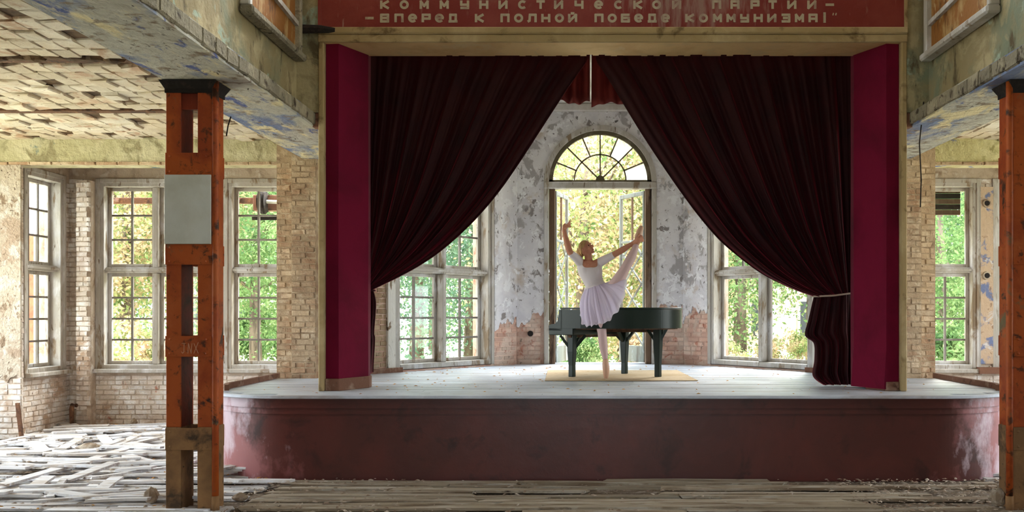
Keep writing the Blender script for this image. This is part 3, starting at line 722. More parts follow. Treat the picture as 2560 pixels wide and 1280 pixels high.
# fascia: curved end panels, and the long front with two seams
def cut(pts, x0, x1): return [p for p in pts if x0-1e-6 <= p[0] <= x1+1e-6]
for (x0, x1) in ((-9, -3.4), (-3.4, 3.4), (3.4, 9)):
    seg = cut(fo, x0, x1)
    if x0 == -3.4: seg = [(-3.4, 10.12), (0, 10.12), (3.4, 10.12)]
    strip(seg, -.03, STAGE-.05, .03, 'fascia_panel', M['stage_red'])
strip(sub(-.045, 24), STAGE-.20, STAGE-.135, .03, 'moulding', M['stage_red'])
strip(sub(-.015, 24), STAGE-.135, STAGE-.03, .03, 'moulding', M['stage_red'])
strip(sub(.02, 24), STAGE-.03, STAGE+.004, .09, 'nosing', M['stage_board'], bevel=.006)
for s in (-1, 1):
    strip([p for p in outline(-.10, 24) if p[0]*s > 0 and p[1] > 10.62], STAGE, STAGE+.065, .05, 'kerb', M['kerb'])
    MB().bar((s*2.95, 14.05, STAGE+.035), (s*3.36, 13.5, STAGE+.035), .03, .07).build('skirting', M['kerb'], stage)

# ------------------------------------------------------------------ proscenium
for s in (-1, 1):
    nm = SIDE[s]
    tag(MB().box(*sorted((s*3.235, s*3.52)), 10.57, 10.85, 3.95, 6.6).build('wall_%s_proscenium' % nm, M['upper_wall']), 'flat olive wall panel beside the %s end of the red banner' % nm, 'wall', kind='structure')
    tag(MB().box(*sorted((s*3.177, s*3.235)), 10.55, 10.75, STAGE, 4.86).build('trim_%s_post' % nm, M['cream'], bevel=.008), 'thin cream post framing the %s side of the stage opening' % nm, 'post', kind='structure')
    tag(MB().box(*sorted((s*3.235, s*3.31)), 10.58, 10.70, 3.79, 3.95).build('trim_%s_block' % nm, M['kerb'], bevel=.006), 'small wooden block beneath the %s proscenium wall' % nm, 'block', kind='structure')
    pc = empty('cloth_pilaster', (s*2.98, 10.9, STAGE), 'crimson cloth covered pilaster at the %s side of the stage opening' % nm, 'pilaster')
    poly = [(3.175, 10.64), (3.03, 10.62), (2.80, 11.08), (2.80, 11.2), (3.175, 11.2)]
    # cloth with slight billow
    mb = MB(); rings = []; NZ = 26
    for i in range(NZ+1):
        z = STAGE + (.13 if s < 0 else .02) + (4.73-STAGE-(.13 if s < 0 else .02))*i/NZ; ring = []
        for k_, (x, yy) in enumerate(poly):
            wv = .006*math.sin(z*2.3+k_*2) + R.uniform(-.002, .002)
            fl = (.03*max(0, 1-i/3) if s > 0 and k_ in (1, 2) else 0)
            ring.append((s*(x - fl + wv*.5), yy - fl*.3 + wv, z))
        # extra point midway along the splay for a soft sag
        rings.append(ring)
    mb.loft(rings); mb.build('cloth', M['fabric'], pc)
    bp = [(s*x, yy) for x, yy in ((3.175, 10.60), (3.02, 10.60), (2.785, 11.06), (2.785, 11.2), (3.175, 11.2))]
    if s < 0: MB().prism(bp, STAGE, STAGE+.135).build('base_board', M['kerb'], pc, bevel=.006)
    else: MB().prism([(s*x, yy) for x, yy in ((3.175, 10.62), (3.03, 10.60), (2.88, 10.9), (3.175, 11.2))], STAGE, STAGE+.10).build('base_board', M['kerb'], pc, bevel=.006)
hd = empty('trim_header', (0, 10.8, 4.72), 'cream header beam with chipped soffit above the stage curtains', 'header', kind='structure')
sf = MB(); NX = 90; X0 = 3.177
for i in range(NX):                    # soffit board with a bitten rear edge
    xa, xb = -X0 + 2*X0*i/NX, -X0 + 2*X0*(i+1)/NX
    bite = R.choice((0, 0, 0, .02, .03, .06)) if -2.0 < xa < 2.2 else 0
    sf.box(xa, xb, 10.57, 11.13-bite, 4.72, 4.745)
sf.build('soffit', M['soffit_cream'], hd)
MB().box(-X0, X0, 10.57, 11.05, 4.745, 4.9).build('beam_core', M['cream'], hd)
MB().box(-3.235, 3.235, 10.53, 10.57, 4.715, 4.80).build('fascia_board', M['cream'], hd, bevel=.008)
MB().box(-3.24, 3.24, 10.50, 10.57, 4.80, 4.875).build('moulding', M['cream'], hd, bevel=.016)
ban = empty('banner_board', (0, 10.56, 4.87), 'red painted slogan board with pale Cyrillic lettering above the stage', 'banner')
MB().box(-3.235, 3.235, 10.545, 10.575, 4.872, 5.75).build('board', M['banner'], ban)
for s in (-1, 1): MB().box(*sorted((s*3.235, s*3.20)), 10.53, 10.575, 4.87, 5.75).build('edge_strip', M['cream'] if s > 0 else M['banner'], ban)
def ringpts(a0, a1, n=14, rx=.5, ry=.5): return [(.5+rx*math.cos(math.radians(a0+(a1-a0)*i/n)), .5+ry*math.sin(math.radians(a0+(a1-a0)*i/n))) for i in range(n+1)]
GL = {
 'К': [[(0,0),(0,1)], [(1,1),(.12,.5),(1,0)]], 'О': [ringpts(0,360,20)], 'М': [[(0,0),(0,1),(.5,.3),(1,1),(1,0)]],
 'У': [[(0,1),(0,.5),(1,.5)], [(1,1),(1,0),(0,0)]], 'Н': [[(0,0),(0,1)], [(1,0),(1,1)], [(0,.5),(1,.5)]], 'И': [[(0,1),(0,0),(1,1),(1,0)]],
 'Й': [[(0,1),(0,0),(1,1),(1,0)], [(.35,1.22),(.65,1.22)]], 'С': [ringpts(45,315,16)], 'Т': [[(0,1),(1,1)], [(.5,1),(.5,0)]], 'Ч': [[(0,1),(0,.45),(1,.45)], [(1,1),(1,0)]],
 'Е': [ringpts(0,318,18), [(0,.5),(1,.5)]], 'П': [[(0,0),(0,1),(1,1),(1,0)]], 'А': [[(0,0),(0,1),(1,1),(1,0)], [(0,.4),(1,.4)]],
 'Р': [[(0,0),(0,1),(1,1),(1,.42),(0,.42)]], 'В': [[(0,0),(0,1),(1,1),(1,0),(0,0)], [(0,.52),(1,.52)]], 'Д': [[(-.04,0),(1.04,0)], [(.1,0),(.1,1),(.9,1),(.9,0)]],
 'Л': [[(-.06,.02),(.1,.12),(.16,1),(1,1),(1,0)]], 'Б': [[(1,1),(0,1),(0,0),(1,0),(1,.52),(0,.52)]], 'З': [[(0,1),(1,1),(1,0),(0,0)], [(.2,.52),(1,.52)]],
 '!': [[(.5,1.25),(.5,.4)], [(.5,.14),(.5,-.08)]], '"': [[(.15,.9),(.2,1.1)]], '-': [[(0,.5),(1,.5)]],
 'J': [[(.1,1),(.9,1)], [(.6,1),(.55,.15),(.25,0),(0,.15)]], 'N': [[(0,0),(.1,1),(.75,0),(.95,1)]], 'X': [[(0,1),(1,0)], [(0,0),(1,1.1)]],
}
def glyph(ch, x0, x1, z0, z1, y, t, mat, parent, name='letter'):
    mb = MB(); o = t/2
    f = lambda p: Vector((x0+o + (x1-x0-t)*p[0], y, z0+o + (z1-z0-t)*p[1]))
    for line in GL[ch]:
        q = [f(p) for p in line]
        for a, b in zip(q[:-1], q[1:]):
            e_ = (b-a).normalized()*t*.35 if len(q) < 8 else (b-a)*.1
            mb.bar(a-e_, b+e_, .004+R.random()*.0006, t, (0,0,1) if abs((b-a).x) > 1e-6 and abs((b-a).z) < 1e-6 else (b-a).cross(Vector((0,1,0))))
    return mb.build(name, mat, parent)
YL = 10.543
def line_(txt, xs, y0, y1, w):
    for ch, x in zip(txt, xs):
        a = P(x, y1, YL); b = P(x+w, y0, YL)
        if ch == '-': a.z -= .0
        glyph(ch, a.x, b.x, a.z, b.z, YL, (.027) if ch not in '"' else .012, M['letter'], ban)
line_('-ВПЕРЕДКПОЛНОЙПОБЕДЕКОММУНИЗМА!""', [912, 950, 986, 1020, 1054, 1087, 1121, 1187, 1251, 1285, 1319, 1353, 1387, 1420, 1486, 1519, 1552, 1585, 1619, 1652, 1713, 1747, 1782, 1816, 1850, 1884, 1918, 1953, 1987, 2021, 2050, 2078, 2085], 34, 56.5, 23)
line_('КОММУНИСТИЧЕСКОЙПАРТИИ-', [950, 999, 1049, 1099, 1150, 1198, 1246, 1295, 1340, 1385, 1436, 1485, 1535, 1583, 1630, 1680, 1780, 1826, 1876, 1920, 1968, 2018, 2063], .5, 23, 23)
# sooty bracket at the left end of the header
tag(MB().tube([P(752, 72, 10.5), P(800, 73, 10.5), P(838, 76, 10.52)], [.05, .045, .03], 8).build('pipe_stub', M['soot']), 'sooty black pipe stub below the left end of the banner', 'pipe')
# boarded clerestory windows on the nave walls
for s in (-1, 1):
    nm = SIDE[s]
    cl = empty('boarded_window', (s*3.42, 9.6, 4.52), 'water stained brown board in a timber frame high on the %s wall' % nm, 'boarded window')
    MB().box(*sorted((s*3.44, s*3.47)), 8.85, 10.38, 4.56, 6.2).build('board', M['board_rust'], cl)
    MB().box(*sorted((s*3.34, s*3.48)), 8.75, 10.48, 4.48, 4.56).build('ledge', M['beam_edge'] if s < 0 else M['wood_paint'], cl, bevel=.02)
    MB().box(*sorted((s*3.38, s*3.48)), 10.38, 10.46, 4.56, 6.2).build('side_frame', M['wood_paint'] if s > 0 else M['beam_edge'], cl, bevel=.012)
    MB().box(*sorted((s*3.38, s*3.48)), 8.77, 8.85, 4.56, 6.2).build('side_frame', M['wood_paint'], cl, bevel=.012)
    MB().bar((s*3.42, 9.0, 4.95), (s*3.42, 10.5, 4.86), .04, .05).build('loose_batten', M['wood_paint'], cl)
tag(MB().tube([(3.40, 10.5, 4.05), (3.36, 10.52, 3.6), (3.38, 10.52, 3.2), (3.37, 10.52, 2.9)], .007, 6).build('hanging_wire', M['soot']), 'thin dark wire hanging beside the right cream post', 'wire')

# ------------------------------------------------------------------ curtains
def interp(pts, t):
    """point at arc fraction t on a polyline"""
    L = [0]
    for a, b in zip(pts[:-1], pts[1:]): L.append(L[-1] + (b-a).length)
    x = t*L[-1]
    for i in range(len(pts)-1):
        if x <= L[i+1] or i == len(pts)-2:
            f = (x-L[i])/max(1e-9, L[i+1]-L[i]); return pts[i].lerp(pts[i+1], f)
def smooth_poly(pts, n=40):
    out = []
    for i in range(len(pts)-1):
        p0, p1, p2, p3 = pts[max(i-1,0)], pts[i], pts[i+1], pts[min(i+2,len(pts)-1)]
        for k in range(n//(len(pts)-1)+1):
            t = k/(n//(len(pts)-1)+1)
            out.append(.5*((2*p1)+(p2-p0)*t+(2*p0-5*p1+4*p2-p3)*t*t+(3*p1-p0-3*p2+p3)*t**3))
    out.append(pts[-1]); return out
def thick(mb_v, mb_f, name, mat, parent, t=.008):
    me_o = MB(); me_o.v = mb_v; me_o.f = mb_f
    o = me_o.build(name, mat, parent, smooth=True)
    m = o.modifiers.new('thick', 'SOLIDIFY'); m.thickness = t; m.offset = 0
    return o
YC = 11.32
def drape(name, s, edge_px, outer_px, tie_px, label, seed, tail):
    rr = random.Random(seed)
    th = empty(name, P((edge_px[-1][0]+outer_px)/2, 985, YC), label, 'curtain')
    edge = smooth_poly([P(x, y, YC) for x, y in edge_px], 60)
    edge = [Vector((edge[0].x, YC, 4.80))] + edge
    ztie = edge[-1].z
    top_o = Vector((P(outer_px, 0, YC).x, YC, 4.80)); bot_o = Vector((P(tie_px, 0, YC).x, YC, ztie + .03))
    NU, NV = 170, 70; V = []; Fc = []
    ph = [rr.uniform(0, 6.28) for _ in range(8)]
    for j in range(NV+1):
        v = j/NV; e = interp(edge, v); o = top_o.lerp(bot_o, v)
        o.x = top_o.x + (bot_o.x-top_o.x)*v**2.2
        for i in range(NU+1):
            u = i/NU
            p = o.lerp(e, u)
            # strands in the middle sag a little less than a straight blend
            p.z += -.10*math.sin(math.pi*u)*math.sin(math.pi*v)*(.5)
            fold = 0
            w = u + .05*math.sin(3*u+ph[6])
            fold += .55*math.sin(2*math.pi*11*w + ph[0] + .6*v)
            fold += .42*math.sin(2*math.pi*6.3*w + ph[1] - .8*v)
            fold += .30*math.sin(2*math.pi*23*w + ph[2] + 1.2*v)
            fold += .14*math.sin(2*math.pi*41*w + ph[3])
            amp = .036 + .062*v*(1-.35*v) + .012*math.sin(3*v+ph[4])
            sq = 1 - .45*max(0, v-.75)/.25
            y = YC + fold*amp*sq - .05*math.sin(math.pi*v)*u - .05*u*v
            V.append((p.x, y, p.z + .004*math.sin(2*math.pi*20*w)))
    for j in range(NV):
        for i in range(NU):
            a = j*(NU+1)+i; Fc.append((a, a+1, a+NU+2, a+NU+1) if s > 0 else (a+1, a, a+NU+1, a+NU+2))
    thick(V, Fc, 'swag', M['velvet'], th)
    # tail below the tie
    V = []; Fc = []; NU, NV = 90, 60; tl0, tl1 = smooth_poly(tail[0], 48), smooth_poly(tail[1], 48)
    for j in range(NV+1):
        v = j/NV
        for i in range(NU+1):
            u = i/NU
            a, b = interp(tl0, v), interp(tl1, v)
            p = a.lerp(b, u)
            fold = .6*math.sin(2*math.pi*4*u+ph[5]+1.5*v) + .35*math.sin(2*math.pi*7.3*u+ph[3]-2*v) + .15*math.sin(2*math.pi*17*u)
            V.append((p.x, YC + .015 + fold*(.022+.035*v), p.z))
    for j in range(NV):
        for i in range(NU):
            a = j*(NU+1)+i; Fc.append((a, a+1, a+NU+2, a+NU+1))
    thick(V, Fc, 'tail', M['velvet'], th)
    return th, bot_o, edge[-1]
eL = [(1470,150), (1440,192), (1400,252), (1350,330), (1300,408), (1250,480), (1200,540), (1150,590), (1100,632), (1050,665), (1000,692), (960,711), (930,725)]
tL = ([P(898,722,YC), P(896,960,YC)], [P(932,724,YC), P(939,760,YC), P(934,830,YC), P(936,850,YC), P(931,930,YC)])
cl, bo, eo = drape('stage_curtain', -1, eL, 900, 908, 'dark red velvet curtain swept up to the left pilaster', 3, tL)
eR = [(1490,150), (1520,195), (1560,262), (1600,328), (1650,405), (1700,478), (1750,545), (1800,602), (1850,645), (1900,682), (1950,709), (2000,730), (2036,741)]
tR = ([P(2036,741,YC), P(2022,800,YC), P(2014,838,YC), P(2036,858,YC), P(2038,900,YC), P(2034,940,YC), P(2060,962,YC)], [P(2128,734,YC), P(2130,850,YC), P(2128,962,YC)])
cr, bo, eo = drape('stage_curtain', 1, eR, 2142, 2128, 'dark red velvet curtain tied back with a cord at the right pilaster', 8, tR)
a = P(2036, 741, YC-.06); b = P(2128, 733, YC-.05)
MB().tube([a + Vector((-.02,.08,.0)), a + Vector((-.01,0,0)), a.lerp(b,.5)+Vector((0,-.05,-.01)), b, b + Vector((.15,.1,.02))], .011, 7).build('tieback_cord', M['cord'], cr, smooth=True)
a = P(928, 726, YC-.05); MB().tube([a+Vector((-.2,.1,0)), a+Vector((-.05,-.03,0)), a+Vector((.03,.0,0)), a+Vector((.03,.08,0))], .011, 7).build('tieback_cord', M['velvet'], cl, smooth=True)
# short valance behind the gap, in two pieces
YV = 11.95
for (xa, xb, yb, lab, sd) in ((1330, 1474, 255, 'short brown red valance hanging left of the light slit', 1), (1479, 1640, 262, 'short brown red valance hanging right of the light slit', 2)):
    V = []; Fc = []; NU, NV = 60, 14; rr = random.Random(sd)
    for j in range(NV+1):
        v = j/NV
        for i in range(NU+1):
            u = i/NU; x = P(xa+(xb-xa)*u, 0, YV).x; zb = P(0, yb + 5*math.sin(u*9+sd), YV).z
            V.append((x, YV + (.02+.03*v)*math.sin(u*2*math.pi*5+sd) + .02*math.sin(u*31), 5.28 + (zb-5.28)*v))
    for j in range(NV):
        for i in range(NU): a = j*(NU+1)+i; Fc.append((a, a+1, a+NU+2, a+NU+1))
    mbv = MB(); mbv.v = V; mbv.f = Fc; o = mbv.build('valance', M['valance'] if 'valance' in M else M['velvet'], smooth=True)
    m = o.modifiers.new('thick', 'SOLIDIFY'); m.thickness = .006; tag(o, lab, 'valance')

# ------------------------------------------------------------------ columns
def column(s):
    Yf = 8.5; zy = lambda py: EYE - (py-785)/F*Yf
    x_in, x_out = 3.625, 4.03
    if s > 0: x_in, x_out = 3.47, 3.875
    X = lambda f: s*(x_out + (x_in-x_out)*f)          # f=0 outer edge, 1 inner edge
    c = empty('steel_column', (s*(x_in+x_out)/2, Yf+.14, 0), 'orange riveted lattice column with a white panel' if s < 0 else 'rusty orange lattice column at the right edge of the picture', 'column')
    for (f0, f1) in ((0, .32), (.69, 1)):
        xa, xb = sorted((X(f0), X(f1)))
        zf = zy(1068)
        up = MB().box(xa, xb, Yf, Yf+.02, zf, zy(195)).box(xa, xb, Yf+.26, Yf+.28, zf, zy(195)); up.build('flange', M['col_orange'], c, bevel=.003)
        MB().box(xa+.0, xb-.0, Yf+.02, Yf+.26, zf, zy(195)).build('web', M['col_dark'] if f0 == 0 else M['col_orange'], c)
        MB().box(xa-.002, xb+.002, Yf-.002, Yf+.282, -.03, zf).build('foot', M['col_foot'], c, bevel=.003)
    xa, xb = sorted((X(0), X(1)))
    for (p0, p1) in ((382, 437), (610, 662), (840, 892), (1070, 1125)):
        for yy in (Yf-.012, Yf+.28):
            MB().box(xa-.004, xb+.004, yy, yy+.012, zy(p1), zy(p0)).build('batten_plate', M['col_orange'] if p0 < 1000 else M['col_foot'], c, bevel=.003)
        for q in (.1, .9):
            for zz in (zy(p0)-.03, zy(p1)+.03):
                MB().ball((X(q), Yf-.013, zz), (.012, .008, .012), 8, 5).build('rivet', M['col_orange'] if p0 < 1000 else M['col_foot'], c, smooth=True)
    MB().box(xa+.1, xb-.1, Yf+.03, Yf+.05, zy(272), zy(195)).build('top_plate', M['col_dark'], c)
    # flared capital
    cap = MB(); r0 = [(xa-.01, Yf-.01), (xb+.01, Yf-.01), (xb+.01, Yf+.29), (xa-.01, Yf+.29)]; r1 = [(xa-.05, Yf-.05), (xb+.05, Yf-.05), (xb+.05, Yf+.33), (xa-.05, Yf+.33)]
    cap.loft([[(x, y, zy(232)) for x, y in r0], [(x, y, zy(222)) for x, y in r0], [(x, y, ZB-.005) for x, y in r1]]); cap.build('capital', M['soot'], c)
    # conduit pipe on the inner front corner
    xt = X(1) - s*.028
    pz = [zy(1240), zy(1000), zy(700), zy(300), ZB-.01]
    MB().tube([(xt, Yf+.01, z) for z in pz], .03, 12).build('conduit', M['col_orange'], c, smooth=True)
    MB().tube([(xt, Yf+.01, -.03), (xt, Yf+.01, zy(1240))], .034, 12).build('conduit_sleeve', M['col_foot'], c, smooth=True)
    if s < 0:
        a, b = P(412, 610, Yf-.02), P(528, 437, Yf-.02)
        MB().obox((a.x, Yf-.032, a.z), (b.x-a.x, 0, 0), (0, .016, 0), (0, 0, b.z-a.z)).build('white_panel', M['panel_white'], c, bevel=.002)
        for ch, p0 in zip('JNX', (453, 469, 484)):
            a, b = P(p0, 884, Yf-.015), P(p0+12, 858, Yf-.015)
            glyph(ch, a.x, b.x, a.z, b.z, Yf-.0125, .0045, M['scratch'], c, 'scratched_letter')
        MB().tube([P(566, 340, 8.6), P(570, 315, 8.6), P(577, 292, 8.55)], .006, 6).build('bent_wire', M['soot'], c)
column(-1); column(1)

# ------------------------------------------------------------------ piano on its rug
rug = tag(MB().obox((-.80, 12.15, STAGE+.002), (1.94, 0, 0), (-.03, 2.2, 0), (0, 0, .010)).build('rug', M['rug'], bevel=.004), 'flat tan felt rug beneath the piano and dancer', 'rug')
ZR = STAGE + .013
pa = Vector((math.cos(math.radians(-35)), math.sin(math.radians(-35)), 0)); pb = Vector((-pa.y, pa.x, 0))
PC = Vector((-.69, 12.78, 0))
def pp(l, w, z): q = PC + pa*l + pb*w; return Vector((q.x, q.y, z))
pn = empty('grand_piano', (pp(.6, .65, 0).x, pp(.6, .65, 0).y, ZR), 'black grand piano with closed lid behind the dancer', 'piano')
W_, L_ = 1.30, 1.30
ol = [(.10, 0), (.42, 0)]                                 # treble side, then the bentside curve to the tail
bent = [(.42, 0), (.58, .02), (.74, .09), (.88, .19), (1.0, .30), (1.10, .43), (1.19, .55), (1.27, .68), (1.31, .80), (1.32, .95), (1.30, 1.10), (1.25, 1.22), (1.17, 1.29), (1.05, 1.30)]
bs_ = smooth_poly([Vector((a, b, 0)) for a, b in bent], 40)
ol = [(.10, 0), (.25, 0)] + [(p.x, p.y) for p in bs_] + [(.6, 1.30), (.10, 1.30)]
def piano_prism(out, z0, z1, ins=0.0):
    c = Vector((.6, .65)); mb = MB(); poly = []
    for (l, w) in out:
        q = Vector((l, w)); q = q + (c-q).normalized()*ins; p = pp(q.x, q.y, 0); poly.append((p.x, p.y))
    return mb.prism(poly, z0, z1)
zt = STAGE + .93
piano_prism(ol, zt-.27, zt-.022).build('rim', M['piano'], pn)
piano_prism(ol, zt-.018, zt+.004, -.012).build('lid', M['piano'], pn, bevel=.004)
piano_prism(ol, zt-.285, zt-.262, .06).build('soundboard', M['piano_under'], pn)
def lbox(l0, l1, w0, w1, z0, z1): return MB().obox(pp(l0, w0, z0), pa*(l1-l0), pb*(w1-w0), (0, 0, z1-z0))
lbox(-.10, .30, 0, W_, zt-.36, zt-.262).build('keybed', M['piano'], pn, bevel=.01)
for w0 in (0, W_-.05):                                     # curved arms
    pr = [(-.10, zt-.30), (-.10, zt-.235), (-.06, zt-.215), (-.01, zt-.215), (.035, zt-.19), (.06, zt-.12), (.07, zt-.02), (.12, zt-.02), (.12, zt-.30)]
    mb = MB(); n_ = len(pr); mb.add([pp(l, w0, z) for l, z in pr] + [pp(l, w0+.05, z) for l, z in pr], [tuple(range(n_)), tuple(range(2*n_-1, n_-1, -1))] + [(i, n_+i, n_+(i+1) % n_, (i+1) % n_) for i in range(n_)])
    mb.build('arm', M['piano'], pn)
lbox(-.08, .06, .05, W_-.05, zt-.262, zt-.235).build('key_row', M['key_white'], pn)
lbox(.06, .12, .05, W_-.05, zt-.262, zt-.02).build('fallboard', M['piano'], pn)
def leg(l, w, dirs, top):
    p = pp(l, w, 0)
    rr = [(.037, ZR), (.036, ZR+.15), (.048, top-.22), (.05, top)]
    lg = MB().loft([[(p.x + sx*r*pa.x + sy*r*pb.x, p.y + sx*r*pa.y + sy*r*pb.y, z) for sx, sy in ((-1,-1), (1,-1), (1,1), (-1,1))] for r, z in rr]).build('leg', M['piano'], pn, bevel=.006)
    for (dl, dw) in dirs:
        e_ = pp(l+dl, w+dw, top-.005); MB().bar(Vector((p.x, p.y, top-.22)), e_, .035, .035).build('brace', M['piano'], lg)
leg(.17, .16, ((-.12, -.10), (.12, .14), (0, .2)), zt-.36)
leg(.38, 1.14, ((-.2, -.05), (.18, 0), (0, -.2)), zt-.28)
leg(1.12, .80, ((-.14, -.05), (.10, .06), (0, .14)), zt-.27)
MB().bar(pp(.17, .10, zt-.375), pp(.30, 1.2, zt-.375), .05, .04).build('cross_beam', M['piano_under'], pn)
MB().bar(pp(.30, .55, zt-.30), pp(1.15, .85, zt-.30), .06, .05).build('cross_beam', M['piano_under'], pn)

# ------------------------------------------------------------------ dancer
YD = 12.5
def D(px, py, dy=0.0):
    q = P(px, py, YD); return Vector((q.x, YD+dy, q.z))
def spl(pts, n=5):
    """catmull-rom through (pos, ra, ellipse ratio)"""
    out = []
    for i in range(len(pts)-1):
        a, b, c, d = pts[max(i-1,0)], pts[i], pts[i+1], pts[min(i+2, len(pts)-1)]
        for k in range(n):
            t = k/n; g = lambda i_: (.5*((2*b[i_])+(c[i_]-a[i_])*t+(2*a[i_]-5*b[i_]+4*c[i_]-d[i_])*t*t+(3*b[i_]-a[i_]-3*c[i_]+d[i_])*t**3))
            out.append((g(0), max(.003, g(1)), g(2)))
    out.append(pts[-1]); return out
def limb(mb, pts, n=16, up=(0,-1,0)):
    q = spl(pts); mb.tube([p[0] for p in q], [p[1] for p in q], n, [p[2] for p in q], up)
body = MB(); SEG = []          # SEG: (a, b, ra, rb, group) used to decide what is worn where
def track(pts, grp):
    q = spl(pts, 3)
    for a, b in zip(q[:-1], q[1:]): SEG.append((a[0], b[0], a[1], b[1], grp))
torso = [(D(1507,764), .10, .95), (D(1503,750), .155, .72), (D(1500,738), .165, .66), (D(1493,724), .140, .66), (D(1487,712), .120, .70), (D(1482,698), .128, .72), (D(1478,684,-.005), .148, .74), (D(1475,673), .158, .66), (D(1474,663), .160, .52), (D(1473,657), .125, .50), (D(1473,652), .07, .80)]
limb(body, torso, 24, (0,-1,0)); track([(D(1507,764), .1, 1), (D(1500,738), .15, 1), (D(1487,712), .12, 1), (D(1478,684), .14, 1), (D(1474,663), .13, 1)], 'torso')
for bx, bz in ((1464, 679), (1489, 678)): body.ball(D(bx, bz, -.058), (.060, .050, .060), 14, 10)
neck = [(D(1474,662), .062, .9), (D(1472,652), .052, 1), (D(1471,641,-.005), .050, 1), (D(1468,630), .052, 1)]
limb(body, neck); track(neck, 'neck')
armL = [(D(1462,662), .055, 1), (D(1452,657), .060, .95), (D(1440,645,-.07), .050, 1), (D(1426,633,-.13), .041, 1), (D(1419,612,-.10), .042, .95), (D(1413,590,-.06), .031, .9), (D(1410,575,-.03), .024, .8)]
limb(body, armL); track(armL[:3] + [(D(1428,635,-.125), .042, 1)], 'sleeve'); track([(D(1427,633.5,-.13), .041, 1)] + armL[4:], 'skin')
armR = [(D(1486,661), .055, 1), (D(1497,657), .060, .95), (D(1515,648,-.05), .050, 1), (D(1537,636,-.09), .041, 1), (D(1557,625,-.085), .041, .95), (D(1574,614,-.08), .031, .9), (D(1585,607,-.08), .025, .8)]
limb(body, armR); track(armR[:3] + [(D(1533,638,-.085), .042, 1)], 'sleeve'); track([(D(1535,637,-.09), .041, 1)] + armR[4:], 'skin')
legS = [(D(1500,748), .10, .95), (D(1500,770), .098, 1), (D(1502,800), .076, 1), (D(1505,830), .057, 1), (D(1506,842), .055, 1), (D(1508,860,.01), .055, 1.05), (D(1510,876,.01), .047, 1.05), (D(1513,896), .032, 1), (D(1514,905), .031, 1.1)]
limb(body, legS); track(legS, 'tights')
footS = [(D(1514,900), .033, 1.05), (D(1514,910,-.005), .040, 1.2), (D(1515,922,-.012), .042, 1.15), (D(1515,936,-.012), .034, 1.0), (D(1515,944,-.01), .026, .9), (D(1515,948,-.01), .020, .9)]
limb(body, footS); track(footS, 'shoe')
legR = [(D(1506,750), .10, .95), (D(1524,731,-.03), .096, 1), (D(1544,703,-.08), .080, 1), (D(1562,672,-.12), .062, 1), (D(1568,661,-.12), .060, 1), (D(1577,645,-.11), .058, 1), (D(1584,629,-.10), .046, 1), (D(1590,611,-.09), .034, 1), (D(1592,604,-.09), .033, 1)]
limb(body, legR); track(legR, 'tights')
footR = [(D(1590,612,-.09), .034, 1), (D(1593,602,-.09), .041, 1.1), (D(1596,589,-.09), .042, 1.0), (D(1600,576,-.09), .034, .9), (D(1602,570,-.09), .026, .9), (D(1603,567,-.09), .018, .9)]
limb(body, footR); track(footR, 'shoe')
# raised hand: palm bent to the right, five fingers
def finger(pts, r): limb(body, [(p, r*k, 1) for p, k in zip(pts, (1.1, 1.0, .95, .8))], 10); SEG.append((pts[0], pts[-1], r, r, 'skin'))
wp_, kp = D(1410,576,-.03), D(1415,563,-.03)
limb(body, [(D(1410,579,-.03), .025, .8), (D(1411,573,-.03), .028, .62), (D(1413,567,-.03), .036, .42), (D(1417,562,-.03), .034, .40)], 14, (0,-1,0)); SEG.append((wp_, kp, .03, .03, 'skin'))
finger([D(1417,564,-.045), D(1421,559,-.05), D(1424,554,-.05), D(1427.5,549,-.045)], .0085)
finger([D(1418,563,-.03), D(1423,559,-.03), D(1426,555.5,-.03), D(1429,552,-.025)], .0088)
finger([D(1418,564.5,-.015), D(1423,562,-.01), D(1426.5,560,-.01), D(1429.5,558,-.005)], .0085)
finger([D(1417,566,.0), D(1421.5,565,.005), D(1425,564,.005), D(1427.5,563,.01)], .0075)
finger([D(1412,571,-.045), D(1417,569.5,-.06), D(1423,568.5,-.065), D(1429,567,-.06)], .0092)
# gripping hand: back of the hand towards the viewer, fingers closed round the foot
limb(body, [(D(1583,608,-.085), .026, .8), (D(1588,604.5,-.118), .031, .66), (D(1593,601.5,-.142), .038, .48), (D(1598,599,-.140), .036, .45)], 14, (0,-1,0)); SEG.append((D(1584,608,-.09), D(1600,598,-.14), .034, .034, 'skin'))
for k in range(4):
    q = D(1598.5 + k*.9 - 1, 593.5 + k*3.6, -.140); o_ = Vector((.010, 0, 0))
    finger([q, q + Vector((.030, .012, .003)), q + Vector((.036, .048, .0)), q + Vector((.012, .072, -.004))], .0098)
finger([D(1588,602,-.13), D(1590.5,596,-.148), D(1594,591,-.150), D(1597.5,587,-.140)], .0105)
